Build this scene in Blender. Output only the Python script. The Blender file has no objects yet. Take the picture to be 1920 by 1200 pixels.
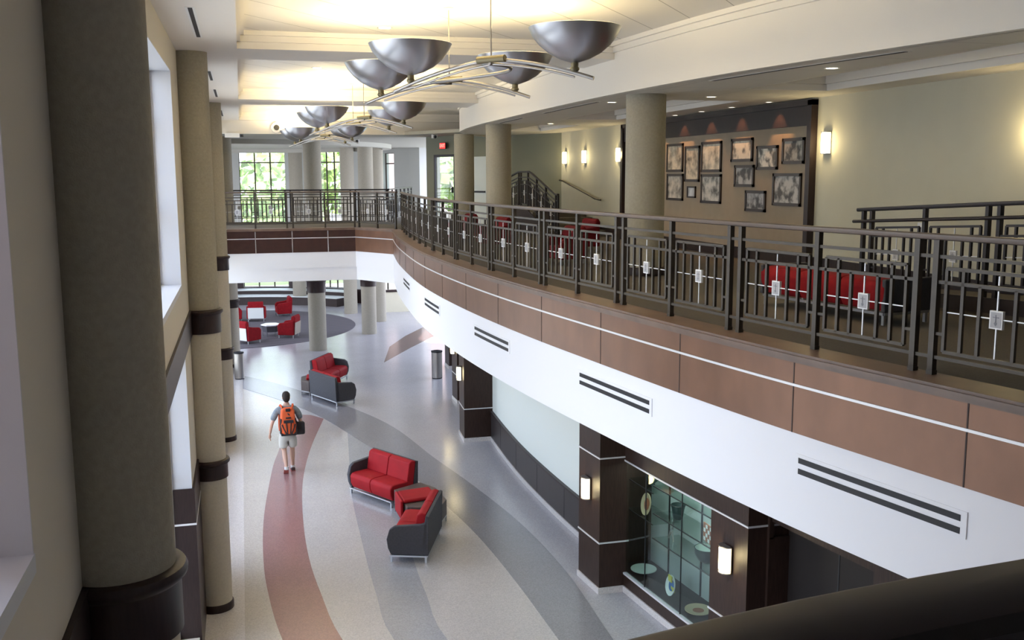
import bpy, bmesh, math, random
from mathutils import Vector, Matrix
random.seed(7)
SC = bpy.context.scene
COL = SC.collection
PI = math.pi

# ------------------------------------------------------------------ camera
FPX, PITCH, YAW, ROLL, EYE = 1850.0, .1455, .265, -.0037, 6.36
cd = bpy.data.cameras.new('camera'); cam = bpy.data.objects.new('camera', cd); COL.objects.link(cam)
cd.sensor_width = 36.0; cd.lens = 36.0 * FPX / 1920.0; cd.clip_start = .05; cd.clip_end = 400
F_ = Vector((math.sin(YAW) * math.cos(PITCH), math.cos(YAW) * math.cos(PITCH), -math.sin(PITCH)))
R_ = Vector((math.cos(YAW), -math.sin(YAW), 0)); U_ = R_.cross(F_)
Mx = Matrix((R_, U_, -F_)).transposed()
cam.matrix_world = Matrix.Translation((0, 0, EYE)) @ (Mx @ Matrix.Rotation(ROLL, 3, 'Z')).to_4x4()
SC.camera = cam

# ------------------------------------------------------------------ view, world, sun
vs = SC.view_settings
vs.view_transform = 'Standard'; vs.look = 'None'; vs.gamma = 1; vs.use_curve_mapping = False; vs.exposure = 0.12
W = bpy.data.worlds.new('World'); SC.world = W; W.use_nodes = True
nt = W.node_tree; nt.nodes.clear()
wo = nt.nodes.new('ShaderNodeOutputWorld'); bg = nt.nodes.new('ShaderNodeBackground')
tc = nt.nodes.new('ShaderNodeTexCoord'); sx = nt.nodes.new('ShaderNodeSeparateXYZ'); cr = nt.nodes.new('ShaderNodeValToRGB')
nt.links.new(tc.outputs['Generated'], sx.inputs[0]); nt.links.new(sx.outputs['Z'], cr.inputs[0])
cr.color_ramp.elements[0].position = .0; cr.color_ramp.elements[0].color = (.70, .74, .86, 1)
cr.color_ramp.elements[1].position = .45; cr.color_ramp.elements[1].color = (.67, .75, 1, 1)
e = cr.color_ramp.elements.new(.05); e.color = (.88, .91, 1, 1)
nt.links.new(cr.outputs[0], bg.inputs[0]); bg.inputs[1].default_value = 5.0
nt.links.new(bg.outputs[0], wo.inputs[0])
sd = bpy.data.lights.new('sun', 'SUN'); sd.energy = 9.0; sd.angle = .02; sd.color = (1, .96, .88)
so = bpy.data.objects.new('sun', sd); COL.objects.link(so)
so.rotation_euler = (math.radians(32), 0, math.radians(15))      # high sun from behind the camera: no direct beam through the side windows

def area(name, loc, rot, sx_, sy_, energy, color, portal=False, spread=None):
    l = bpy.data.lights.new(name, 'AREA'); l.shape = 'RECTANGLE'; l.size = sx_; l.size_y = sy_
    l.energy = energy; l.color = color
    if portal: l.cycles.is_portal = True
    if spread: l.spread = spread
    o = bpy.data.objects.new(name, l); COL.objects.link(o); o.location = loc; o.rotation_euler = rot
    return o

# window bays of the left wall (y0, y1)
BAYS = [(.6, 3.75), (6.35, 13.05), (16.1, 22.85), (25.9, 32.4)]  # first bay made narrower, out of view, to cut daylight on near column
for y0, y1 in BAYS:
    for z0, z1 in ((.3, 4.15), (5.0, 7.65)):
        area('daylight_portal', (-1.12, (y0 + y1) / 2, (z0 + z1) / 2), (0, -PI / 2, 0), z1 - z0, y1 - y0, 1, (1, 1, 1), True)
area('daylight_portal', (1.3, 52.2, 4.1), (PI / 2, 0, PI), 8.0, 7.2, 1, (1, 1, 1), True)

# ------------------------------------------------------------------ materials
M = {}
def mat(name, col, rough=.6, metal=0., spec=.5, vary=0., scale=8., bump=0., bscale=60., emit=None, estr=0., stretch=None, coat=0.):
    m = bpy.data.materials.new(name); m.use_nodes = True; n = m.node_tree; b = n.nodes['Principled BSDF']
    b.inputs['Base Color'].default_value = (*col, 1); b.inputs['Roughness'].default_value = rough
    b.inputs['Metallic'].default_value = metal; b.inputs['Specular IOR Level'].default_value = spec
    if coat: b.inputs['Coat Weight'].default_value = coat; b.inputs['Coat Roughness'].default_value = .15
    t = n.nodes.new('ShaderNodeTexCoord'); src = t.outputs['Object']
    if stretch:
        mp = n.nodes.new('ShaderNodeMapping'); mp.inputs['Scale'].default_value = stretch
        n.links.new(src, mp.inputs[0]); src = mp.outputs[0]
    if vary:
        no = n.nodes.new('ShaderNodeTexNoise'); no.inputs['Scale'].default_value = scale; no.inputs['Detail'].default_value = 3
        n.links.new(src, no.inputs['Vector'])
        r = n.nodes.new('ShaderNodeValToRGB')
        r.color_ramp.elements[0].position = .3; r.color_ramp.elements[1].position = .7
        r.color_ramp.elements[0].color = (*[c * (1 - vary) for c in col], 1)
        r.color_ramp.elements[1].color = (*[min(1, c * (1 + vary)) for c in col], 1)
        n.links.new(no.outputs['Fac'], r.inputs[0]); n.links.new(r.outputs[0], b.inputs['Base Color'])
    if bump:
        no2 = n.nodes.new('ShaderNodeTexNoise'); no2.inputs['Scale'].default_value = bscale
        n.links.new(src, no2.inputs['Vector'])
        bp = n.nodes.new('ShaderNodeBump'); bp.inputs['Strength'].default_value = bump; bp.inputs['Distance'].default_value = .01
        n.links.new(no2.outputs['Fac'], bp.inputs['Height']); n.links.new(bp.outputs[0], b.inputs['Normal'])
    if emit:
        b.inputs['Emission Color'].default_value = (*emit, 1); b.inputs['Emission Strength'].default_value = estr
    M[name] = m
    return m

mat('paint_white', (.80, .79, .76), .55, vary=.01)
mat('band_white', (.89, .89, .92), .5)
mat('soffit_far_shade', (.40, .39, .34), .7)  # darker grey puts shade into the colour of far ceiling and ring bulkhead
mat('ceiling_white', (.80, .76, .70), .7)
mat('wall_cream', (.56, .53, .41), .7, vary=.02, scale=3)
mat('wall_left_paint', (.58, .54, .46), .75)
mat('wall_olive', (.22, .22, .155), .7)
mat('wall_pale', (.72, .76, .72), .6)
mat('jamb_white', (.56, .57, .60), .5)
mat('rotunda_paint', (.42, .43, .405), .6)
mat('column_stucco', (.33, .305, .245), .8, vary=.07, scale=30, bump=.25, bscale=120)
mat('column_low', (.50, .46, .38), .8, vary=.05, scale=30, bump=.25, bscale=120)
mat('dark_wood', (.024, .013, .012), .4, vary=.25, scale=6, stretch=(8, 8, 1), spec=.35)
mat('dark_wood_floor', (.05, .035, .03), .4)
mat('panel_wood', (.034, .018, .013), .42, vary=.25, scale=5, stretch=(8, 8, 1), spec=.3)
mat('wainscot', (.040, .032, .032), .42, spec=.4)
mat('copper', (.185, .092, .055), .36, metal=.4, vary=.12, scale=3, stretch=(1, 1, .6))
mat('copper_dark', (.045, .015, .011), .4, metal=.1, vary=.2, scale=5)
mat('cap_wood', (.15, .095, .07), .4, vary=.15, scale=4)
mat('silver', (.85, .85, .86), .25, metal=.9)
mat('silver_bright', (.75, .75, .77), .4, metal=.3)
mat('seam', (.05, .03, .025), .7)
mat('bronze', (.062, .050, .039), .45, metal=.3)
mat('bronze_cap', (.115, .083, .066), .4, metal=.2)
mat('bronze_dark', (.024, .019, .022), .45, metal=.3)
mat('plate_white', (.80, .80, .80), .4)
mat('plate_mark', (.22, .22, .24), .6)
mat('recess_dark', (.014, .010, .009), .55, spec=.3)
mat('black', (.012, .012, .016), .6)
mat('black_soft', (.02, .02, .025), .9)
mat('aluminium', (.56, .57, .61), .32, metal=.95)
mat('brushed', (.40, .38, .36), .35, metal=.9)
mat('gold_joint', (.20, .17, .10), .4, metal=.6)
mat('chrome', (.55, .57, .60), .3, metal=1)
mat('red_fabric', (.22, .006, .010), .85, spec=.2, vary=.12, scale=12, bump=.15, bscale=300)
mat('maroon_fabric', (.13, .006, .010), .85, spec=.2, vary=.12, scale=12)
mat('red_vinyl', (.31, .006, .012), .7, spec=.25, vary=.08, scale=6)
mat('charcoal', (.045, .045, .055), .7, vary=.15, scale=30, bump=.1, bscale=300)
mat('table_brown', (.075, .055, .050), .5, vary=.15, scale=20)
mat('light_panel', (.62, .66, .64), .5)
mat('tan_panel', (.34, .30, .25), .6)
mat('white_top', (.85, .87, .9), .25)
mat('carpet', (.105, .090, .070), .95, vary=.12, scale=60, bump=.3, bscale=200)
mat('sign_red', (.5, .01, .01), .5, emit=(1, .02, .02), estr=2.2)
mat('lamp_glass', (.9, .88, .8), .5, emit=(1, .86, .50), estr=5.0)
mat('downlight', (.9, .9, .9), .5, emit=(1, .88, .65), estr=6.0)
mat('bulb', (1, .95, .8), .5, emit=(1, .86, .5), estr=14.0)
mat('board_beige', (.33, .265, .19), .8, vary=.04, scale=5)
mat('frame_dark', (.03, .018, .012), .4)
mat('picture_mat', (.62, .58, .48), .7)
mat('backdrop_grey', (.36, .39, .38), .7)
mat('skin', (.50, .30, .22), .55)
mat('hair', (.018, .010, .007), .8)
mat('tee', (.19, .22, .25), .9, vary=.15, scale=25)
mat('shorts', (.50, .49, .45), .9)
mat('orange', (.58, .09, .02), .8)
mat('bag_black', (.014, .011, .014), .7)
mat('shoe', (.10, .06, .055), .7)
mat('sole', (.42, .12, .10), .7)
mat('sock', (.6, .6, .6), .8)
mat('bark', (.10, .07, .05), .9)
mat('leaves', (.34, .46, .14), .8, vary=.5, scale=1.6)
mat('grass', (.15, .19, .09), .95, vary=.3, scale=.6)
mat('pink_stone', (.50, .36, .33), .9, vary=.06, scale=3)
mat('paving', (.45, .43, .40), .9)
mat('ceramic_tan', (.52, .40, .26), .5); mat('ceramic_dark', (.03, .05, .05), .4); mat('ceramic_blue', (.03, .12, .35), .3)
mat('ceramic_rust', (.30, .10, .05), .5); mat('ceramic_white', (.7, .72, .7), .3); mat('ceramic_yellow', (.6, .55, .1), .4)

def terrazzo(name, col, rough=.22):
    m = mat(name, col, rough, spec=.5); n = m.node_tree; b = n.nodes['Principled BSDF']
    t = n.nodes.new('ShaderNodeTexCoord'); v = n.nodes.new('ShaderNodeTexVoronoi'); v.inputs['Scale'].default_value = 70
    r = n.nodes.new('ShaderNodeValToRGB'); no = n.nodes.new('ShaderNodeTexNoise'); no.inputs['Scale'].default_value = 1.2
    n.links.new(t.outputs['Object'], v.inputs['Vector']); n.links.new(t.outputs['Object'], no.inputs['Vector'])
    sp = n.nodes.new('ShaderNodeSeparateColor'); n.links.new(v.outputs['Color'], sp.inputs[0]); n.links.new(sp.outputs[0], r.inputs[0])
    r.color_ramp.elements[0].color = (*[c * .86 for c in col], 1); r.color_ramp.elements[1].color = (*[min(1, c * 1.1) for c in col], 1)
    mx = n.nodes.new('ShaderNodeMixRGB'); mx.blend_type = 'MULTIPLY'; mx.inputs[0].default_value = .12
    n.links.new(r.outputs[0], mx.inputs[1]); n.links.new(no.outputs['Fac'], mx.inputs[2]); n.links.new(mx.outputs[0], b.inputs['Base Color'])
terrazzo('tz_beige', (.53, .505, .50)); terrazzo('tz_warm', (.55, .50, .45)); terrazzo('tz_red', (.31, .165, .165)); terrazzo('tz_lgray', (.38, .385, .415))
terrazzo('tz_dgray', (.27, .265, .29)); terrazzo('tz_pale', (.47, .46, .49)); terrazzo('tz_white', (.66, .62, .60)); terrazzo('tz_brown', (.14, .075, .07))

def line_tex(name, col, dark, ang, period, width, rough=.7, second=None):
    """paint with thin straight joints at a given angle (object space)"""
    m = mat(name, col, rough); n = m.node_tree; b = n.nodes['Principled BSDF']
    t = n.nodes.new('ShaderNodeTexCoord'); s = n.nodes.new('ShaderNodeSeparateXYZ'); n.links.new(t.outputs['Object'], s.inputs[0])
    def joint(a, p):
        def mth(op, x, y=None):
            q = n.nodes.new('ShaderNodeMath'); q.operation = op
            for i, v in enumerate((x, y)):
                if v is None: continue
                if isinstance(v, (int, float)): q.inputs[i].default_value = v
                else: n.links.new(v, q.inputs[i])
            return q.outputs[0]
        d = mth('ADD', mth('MULTIPLY', s.outputs['X'], math.cos(a)), mth('MULTIPLY', s.outputs['Y'], math.sin(a)))
        f = mth('FRACT', mth('ADD', mth('DIVIDE', d, p), 100.0))
        return mth('LESS_THAN', f, width / p)
    fac = joint(ang, period)
    if second:
        mm = n.nodes.new('ShaderNodeMath'); mm.operation = 'MAXIMUM'; n.links.new(fac, mm.inputs[0]); n.links.new(joint(*second), mm.inputs[1]); fac = mm.outputs[0]
    mx = n.nodes.new('ShaderNodeMixRGB'); n.links.new(fac, mx.inputs[0])
    mx.inputs[1].default_value = (*col, 1); mx.inputs[2].default_value = (*dark, 1)
    n.links.new(mx.outputs[0], b.inputs['Base Color'])
line_tex('ceiling_panel', (.80, .76, .69), (.42, .39, .34), math.atan2(-.63, .77), .68, .014)
line_tex('soffit_panel', (.68, .64, .58), (.36, .34, .31), 0.0, 1.22, .01, second=(PI / 2, 1.22))
line_tex('rug_pattern', (.12, .11, .125), (.085, .075, .09), .9, .34, .12, .95)

def glass():
    m = bpy.data.materials.new('glass'); m.use_nodes = True; n = m.node_tree; n.nodes.clear()
    o = n.nodes.new('ShaderNodeOutputMaterial'); tr = n.nodes.new('ShaderNodeBsdfTransparent'); g = n.nodes.new('ShaderNodeBsdfGlossy')
    g.inputs['Roughness'].default_value = .02; tr.inputs[0].default_value = (.95, .98, .97, 1)
    lw = n.nodes.new('ShaderNodeLayerWeight'); pw_ = n.nodes.new('ShaderNodeMath'); pw_.operation = 'POWER'; pw_.inputs[1].default_value = 5
    ma = n.nodes.new('ShaderNodeMath'); ma.operation = 'MULTIPLY_ADD'; ma.inputs[1].default_value = .9; ma.inputs[2].default_value = .035; mx = n.nodes.new('ShaderNodeMixShader')
    n.links.new(lw.outputs['Facing'], pw_.inputs[0]); n.links.new(pw_.outputs[0], ma.inputs[0]); n.links.new(ma.outputs[0], mx.inputs[0]); n.links.new(tr.outputs[0], mx.inputs[1]); n.links.new(g.outputs[0], mx.inputs[2]); n.links.new(mx.outputs[0], o.inputs[0])
    M['glass'] = m
    m2 = m.copy(); m2.name = 'case_glass'; M['case_glass'] = m2
    for q in m2.node_tree.nodes:
        if q.type == 'BSDF_TRANSPARENT': q.inputs[0].default_value = (.86, .92, .90, 1)
glass()

def photo_mat(name, seed, tone, contrast):
    m = mat(name, (.5, .5, .5), .5); n = m.node_tree; b = n.nodes['Principled BSDF']
    t = n.nodes.new('ShaderNodeTexCoord'); mp = n.nodes.new('ShaderNodeMapping'); mp.inputs['Location'].default_value = (seed * 3.1, seed * 1.7, seed)
    no = n.nodes.new('ShaderNodeTexNoise'); no.inputs['Scale'].default_value = 6; no.inputs['Detail'].default_value = 6
    r = n.nodes.new('ShaderNodeValToRGB'); r.color_ramp.elements[0].position = .5 - contrast; r.color_ramp.elements[1].position = .5 + contrast * .6
    r.color_ramp.elements[0].color = (*[c * .12 for c in tone], 1); r.color_ramp.elements[1].color = (*tone, 1)
    n.links.new(t.outputs['Object'], mp.inputs[0]); n.links.new(mp.outputs[0], no.inputs['Vector']); n.links.new(no.outputs['Fac'], r.inputs[0]); n.links.new(r.outputs[0], b.inputs['Base Color'])

# ------------------------------------------------------------------ mesh building
class MB:
    def __init__(s): s.v = []; s.f = []; s.m = []; s.cur = 0
    def add(s, vs_, fs):
        k = len(s.v); s.v += [tuple(p) for p in vs_]
        for f in fs: s.f.append([i + k for i in f]); s.m.append(s.cur)
        return s
    def mat(s, i): s.cur = i; return s
    def box(s, x0, y0, z0, x1, y1, z1):
        x0, x1 = min(x0, x1), max(x0, x1); y0, y1 = min(y0, y1), max(y0, y1); z0, z1 = min(z0, z1), max(z0, z1)
        return s.add([(x0, y0, z0), (x1, y0, z0), (x1, y1, z0), (x0, y1, z0), (x0, y0, z1), (x1, y0, z1), (x1, y1, z1), (x0, y1, z1)],
                     [(0, 3, 2, 1), (4, 5, 6, 7), (0, 1, 5, 4), (1, 2, 6, 5), (2, 3, 7, 6), (3, 0, 4, 7)])
    def bar(s, p, q, w, h=None):
        """square bar from p to q; w sideways, h along the other axis"""
        h = h or w; p = Vector(p); q = Vector(q); d = (q - p)
        if d.length < 1e-6: return s
        d.normalize(); up = Vector((0, 0, 1)) if abs(d.z) < .95 else Vector((0, 1, 0))
        a = d.cross(up).normalized(); b = a.cross(d).normalized()
        c = [(-1, -1), (1, -1), (1, 1), (-1, 1)]
        v = [p + a * (w / 2 * i) + b * (h / 2 * j) for i, j in c] + [q + a * (w / 2 * i) + b * (h / 2 * j) for i, j in c]
        return s.add(v, [(0, 1, 2, 3), (7, 6, 5, 4), (0, 4, 5, 1), (1, 5, 6, 2), (2, 6, 7, 3), (3, 7, 4, 0)])
    def lathe(s, prof, c=(0, 0, 0), n=32, a0=0, a1=2 * PI, close=True):
        full = abs(a1 - a0 - 2 * PI) < 1e-6; k = n if full else n + 1
        v = []
        for r, z in prof:
            for i in range(k):
                a = a0 + (a1 - a0) * i / n; v.append((c[0] + r * math.cos(a), c[1] + r * math.sin(a), c[2] + z))
        f = []
        for j in range(len(prof) - 1):
            for i in range(n):
                i2 = (i + 1) % k
                f.append((j * k + i, j * k + i2, (j + 1) * k + i2, (j + 1) * k + i))
        if close and full:
            if prof[0][0] > 1e-5: f.append(tuple(reversed(range(k))))
            if prof[-1][0] > 1e-5: f.append(tuple((len(prof) - 1) * k + i for i in range(k)))
        return s.add(v, f)
    def cyl(s, c, r, h, n=24): return s.lathe([(r, 0), (r, h)], c, n)
    def prism(s, poly, z0, z1):
        n = len(poly)
        ar = sum(poly[i][0] * poly[(i + 1) % n][1] - poly[(i + 1) % n][0] * poly[i][1] for i in range(n))
        if ar < 0: poly = poly[::-1]
        v = [(x, y, z0) for x, y in poly] + [(x, y, z1) for x, y in poly]
        return s.add(v, [tuple(reversed(range(n))), tuple(range(n, 2 * n))] + [(i, (i + 1) % n, n + (i + 1) % n, n + i) for i in range(n)])
    def strip(s, A, B, z0, z1):
        """solid between two plan polylines A and B of the same length"""
        n = len(A)
        v = [(x, y, z0) for x, y in A] + [(x, y, z0) for x, y in B] + [(x, y, z1) for x, y in A] + [(x, y, z1) for x, y in B]
        f = []
        for i in range(n - 1):
            f += [(i, i + 1, n + i + 1, n + i), (2 * n + i, 3 * n + i, 3 * n + i + 1, 2 * n + i + 1),
                  (i, 2 * n + i, 2 * n + i + 1, i + 1), (n + i, n + i + 1, 3 * n + i + 1, 3 * n + i)]
        f += [(0, n, 3 * n, 2 * n), (n - 1, 3 * n - 1, 4 * n - 1, 2 * n - 1)]
        return s.add(v, f)
    def tube(s, pts, r, n=10, caps=True):
        pts = [Vector(p) for p in pts]; m = len(pts); rs = r if isinstance(r, (list, tuple)) else [r] * m
        v = []; prev = None
        for i, p in enumerate(pts):
            d = (pts[min(i + 1, m - 1)] - pts[max(i - 1, 0)]).normalized()
            if prev is None: u = d.orthogonal().normalized()
            else: u = (prev - d * prev.dot(d)).normalized()
            prev = u; w = d.cross(u)
            for k in range(n):
                a = 2 * PI * k / n; v.append(p + (u * math.cos(a) + w * math.sin(a)) * rs[i])
        f = [(j * n + k, j * n + (k + 1) % n, (j + 1) * n + (k + 1) % n, (j + 1) * n + k) for j in range(m - 1) for k in range(n)]
        if caps: f += [tuple(reversed(range(n))), tuple((m - 1) * n + k for k in range(n))]
        return s.add(v, f)
    def ell(s, c, rx, ry, rz, n=16, m=10):
        v = []; f = []
        for j in range(m + 1):
            t = PI * j / m
            for i in range(n):
                a = 2 * PI * i / n; v.append((c[0] + rx * math.sin(t) * math.cos(a), c[1] + ry * math.sin(t) * math.sin(a), c[2] + rz * math.cos(t)))
        for j in range(m):
            for i in range(n): f.append((j * n + i, (j + 1) * n + i, (j + 1) * n + (i + 1) % n, j * n + (i + 1) % n))
        return s.add(v, f)
    def build(s, name, mats, parent=None, smooth=False, bevel=0, seg=2, world=False, fix=True):
        me = bpy.data.meshes.new(name)
        vs_ = s.v
        if world and parent is not None:
            inv = (Matrix.Translation(parent.location) @ parent.rotation_euler.to_matrix().to_4x4()).inverted()
            vs_ = [inv @ Vector(p) for p in vs_]
        me.from_pydata([tuple(p) for p in vs_], [], s.f)
        if isinstance(mats, str): mats = [mats]
        for q in mats: me.materials.append(M[q])
        for p, k in zip(me.polygons, s.m): p.material_index = k
        bm = bmesh.new(); bm.from_mesh(me)
        if fix: bmesh.ops.remove_doubles(bm, verts=bm.verts, dist=1e-5) if smooth else None; bmesh.ops.recalc_face_normals(bm, faces=bm.faces)
        bm.to_mesh(me); bm.free()
        if smooth:
            for p in me.polygons: p.use_smooth = True
            me.set_sharp_from_angle(angle=math.radians(40))
        o = bpy.data.objects.new(name, me); COL.objects.link(o)
        if parent is not None: o.parent = parent
        if bevel:
            b = o.modifiers.new('bevel', 'BEVEL'); b.width = bevel; b.segments = seg; b.limit_method = 'ANGLE'; b.angle_limit = math.radians(35)
            for p in me.polygons: p.use_smooth = True
            w = o.modifiers.new('wn', 'WEIGHTED_NORMAL'); w.keep_sharp = False
        return o

def thing(name, label, cat, loc=(0, 0, 0), rz=0, group=None):
    o = bpy.data.objects.new(name, None); COL.objects.link(o); o.location = loc; o.rotation_euler = (0, 0, rz)
    o.empty_display_size = .2
    o['label'] = label; o['category'] = cat
    if group: o['group'] = group
    return o
def tag(o, label, cat, group=None):
    o['label'] = label; o['category'] = cat
    if group: o['group'] = group
    return o
def struct(o):
    o['kind'] = 'structure'; return o
def sroot(name, loc=(0, 0, 0)):
    o = bpy.data.objects.new(name, None); COL.objects.link(o); o.location = loc; o['kind'] = 'structure'; return o
def dup(root, loc, rz=0, label=None, group=None, category=None):
    r = root.copy(); COL.objects.link(r); r.location = loc; r.rotation_euler = (0, 0, rz)
    if label: r['label'] = label
    if group: r['group'] = group
    for ch in list(root.children):
        c = ch.copy(); COL.objects.link(c); c.parent = r
        for g in list(ch.children):
            d = g.copy(); COL.objects.link(d); d.parent = c
    return r

# ------------------------------------------------------------------ plan curves
def spline(knots, step=.25):
    """Catmull-Rom through knots -> list of points"""
    P = [Vector(k) for k in knots]; P = [P[0] * 2 - P[1]] + P + [P[-1] * 2 - P[-2]]
    out = []
    for i in range(1, len(P) - 2):
        n = max(1, int((P[i + 1] - P[i]).length / step))
        for k in range(n):
            t = k / n; a, b, c, d = P[i - 1], P[i], P[i + 1], P[i + 2]
            out.append(.5 * ((2 * b) + (c - a) * t + (2 * a - 5 * b + 4 * c - d) * t * t + (3 * b - a - 3 * c + d) * t ** 3))
    out.append(P[-2]); return [(p.x, p.y) for p in out]
def offset(pts, d):
    """offset to the right-hand side when walking along pts (towards +X for a path going +Y)"""
    out = []
    for i, p in enumerate(pts):
        a = pts[max(i - 1, 0)]; b = pts[min(i + 1, len(pts) - 1)]
        t = Vector((b[0] - a[0], b[1] - a[1])).normalized(); out.append((p[0] + t.y * d, p[1] - t.x * d))
    return out
FACE = spline([(6.6, -1.6), (6.05, .6), (5.6, 2.3), (5.22, 4.1), (4.83, 5.9), (4.50, 7.5), (4.24, 9.1), (4.0, 10.9), (3.79, 12.6), (3.63, 14.3), (3.52, 16),
               (3.46, 17.7), (3.45, 19.3), (3.50, 20.8), (3.58, 22.2), (3.68, 23.7), (3.82, 25.4), (4.1, 28.0)])
def clip(pts, y0, y1): return [p for p in pts if y0 <= p[1] <= y1]
def xat(pts, y):
    for a, b in zip(pts, pts[1:]):
        if a[1] <= y <= b[1]: return a[0] + (b[0] - a[0]) * (y - a[1]) / (b[1] - a[1])
    return pts[0][0] if y < pts[0][1] else pts[-1][0]
def resample(pts, ds):
    L = [0]
    for a, b in zip(pts, pts[1:]): L.append(L[-1] + math.hypot(b[0] - a[0], b[1] - a[1]))
    n = max(1, round(L[-1] / ds)); return [at_len(pts, L, L[-1] * i / n) for i in range(n + 1)]
def lens(pts):
    L = [0]
    for a, b in zip(pts, pts[1:]): L.append(L[-1] + math.hypot(b[0] - a[0], b[1] - a[1]))
    return L
def at_len(pts, L, s):
    s = min(max(s, 0), L[-1])
    for i in range(len(L) - 1):
        if s <= L[i + 1] + 1e-9:
            t = (s - L[i]) / max(1e-9, L[i + 1] - L[i])
            return (pts[i][0] + (pts[i + 1][0] - pts[i][0]) * t, pts[i][1] + (pts[i + 1][1] - pts[i][1]) * t)
    return pts[-1]

Z2, ZS, ZC = 4.85, 7.55, 8.05          # upper floor, upper soffit, hall beams
XW = 8.8                                # right wall plane
FB = 3.3                                # underside of the balcony
BR = [(-.78, 29.5), (3.2, 29.5), (4.1, 28.0)]      # edge of the far bridge
OFFC = {}
def seg(off, y0, y1, step=.4):
    k = round(off, 4)
    if k not in OFFC: OFFC[k] = offset(FACE, off)
    n = max(1, math.ceil(abs(y1 - y0) / step))
    return [(xat(OFFC[k], y0 + (y1 - y0) * i / n), y0 + (y1 - y0) * i / n) for i in range(n + 1)]
def shell(mb, o0, o1, y0, y1, z0, z1, step=.4): return mb.strip(seg(o0, y0, y1, step), seg(o1, y0, y1, step), z0, z1)
def foff(off, y):
    """point at given offset behind the balcony face and the heading of the curve there"""
    x = xat(seg(off, y - .3, y + .3, .1), y); a = seg(off, y - .3, y + .3, .1)
    return x, y, math.atan2(a[-1][0] - a[0][0], a[-1][1] - a[0][1])      # heading: angle from +Y towards +X

# ================================================================== SETTING: floor
fl = struct(MB().box(-1.2, -4.2, -.2, 14, 53.4, 0).build('floor', 'tz_pale'))
def inlay(poly, m, z1=.004): return MB().prism(poly, -.02, z1).build('terrazzo_inlay', m, fl)
RL = spline([(3.2, 4.0), (1.9, 7.0), (.95, 9.8), (.33, 13.0), (.13, 15.1), (.10, 16.7), (.14, 18.2), (.23, 19.6), (.42, 21.8), (.58, 23.0), (.82, 24.9), (1.17, 26.6)], .4)
RR = spline([(3.9, 4.6), (2.7, 7.4), (1.75, 10.0), (1.1, 13.0), (.93, 14.6), (.84, 16.2), (.86, 18.2), (1.0, 20.6), (1.33, 23.1), (1.85, 25.9)], .4)
LL = spline([(3.6, 6.0), (2.5, 9.5), (1.79, 12.8), (1.74, 14.4), (1.78, 16.5), (1.88, 19.2), (2.07, 21.5), (2.31, 24.25)], .4)
LR = spline([(4.1, 6.2), (3.2, 9.5), (2.5, 12.6), (2.48, 14.2), (2.52, 15.6), (2.65, 18.0), (2.9, 20.0)], .4)
DI = spline([(4.1, 6.3), (4.06, 9.0), (3.98, 12.0), (3.93, 14.3), (3.82, 16.3), (3.62, 18.0), (3.3, 20.1), (2.69, 22.8), (2.31, 24.25), (1.85, 25.9), (.95, 28.2), (-.2, 30.4)], .4)
DO = spline([(4.6, 6.3), (4.62, 9.0), (4.7, 12.0), (4.82, 14.4), (4.72, 16.8), (4.36, 19.4), (3.98, 21.5), (3.5, 24.5), (2.71, 26.9), (1.55, 29.4), (.6, 31.2), (-.2, 32.4)], .4)
inlay([(-.21, 2.0)] + [p for p in RL] + [(.75, 28.0), (-.21, 30.4)], 'tz_warm')
inlay(RL + [(1.55, 26.4)] + RR[::-1], 'tz_red', .005)
inlay(RR + LL[::-1], 'tz_beige'); inlay([p for p in LL if p[1] < 19.3] + LR[::-1], 'tz_lgray')
inlay([p for p in LR] + [(3.12, 21.0)] + [p for p in DI if p[1] < 20.9][::-1], 'tz_beige')
inlay([(2.9, 20.0), (3.12, 21.0), (2.69, 22.8), (2.31, 24.25), (2.07, 21.5), (1.88, 19.2)], 'tz_lgray')
inlay(DI + DO[::-1], 'tz_dgray', .006)
inlay([(-.78, -4), (-.21, -4), (-.21, 36), (-.78, 36)], 'tz_white', .007)
inlay([(4.49, 33.4), (5.86, 36.07), (7.35, 38.75), (9.5, 42.2), (9.8, 45.2), (7.44, 41.4), (6.1, 38.84), (5.13, 36.5)], 'tz_brown')
MB().cyl((-1.0, 43.1, 0), 5.55, .012, 96).build('carpet_rug', 'rug_pattern', fl)

# ================================================================== SETTING: left wall with windows and columns
wl = sroot('wall_left', (-.95, 14, 0))
b = MB(); XI, XO = -.78, -1.12
edges = [-4.2]
for y0, y1 in BAYS:
    b.box(XO, edges[-1], 0, XI, y0, 8.45); edges.append(y1)
    b.box(XO, y0, 0, XI, y1, .3); b.box(XO, y0, 4.15, XI, y1, 5.0); b.box(XO, y0, 7.65, XI, y1, 8.45)
b.box(XO, edges[-1], 0, XI, 36, 8.45)
b.build('plaster', 'wall_left_paint', wl, world=True)
b = MB()
for y0, y1 in BAYS:                      # bright painted reveals
    for z0, z1 in ((2.35, 4.15), (5.0, 7.65)):
        b.box(XO + .05, y1 - .012, z0, XI - .0, y1 + .0, z1); b.box(XO + .05, y0, z0, XI, y0 + .012, z1)
    b.box(XO + .05, y0, 7.638, XI, y1, 7.65); b.box(XO + .05, y0, 4.94, XI + .004, y1, 5.012)
b.build('window_reveal', 'jamb_white', wl, world=True)
b = MB()
for i, (y0, y1) in enumerate(BAYS):
    nxt = BAYS[i + 1][0] if i + 1 < len(BAYS) else 36
    b.box(XI, y0 - .05, 4.15, XI + .03, y1 + .05, 4.5)                       # dark band over the lower window
    b.box(XO + .05, y1 - .03, .0, XI + .03, y1, 2.35); b.box(XI, y1, 0, XI + .03, nxt, 2.35)
    b.box(XO + .05, y0, .0, XI + .03, y0 + .03, 2.35)
    b.box(XI, y1, 4.15, XI + .03, nxt, 4.5)
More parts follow.
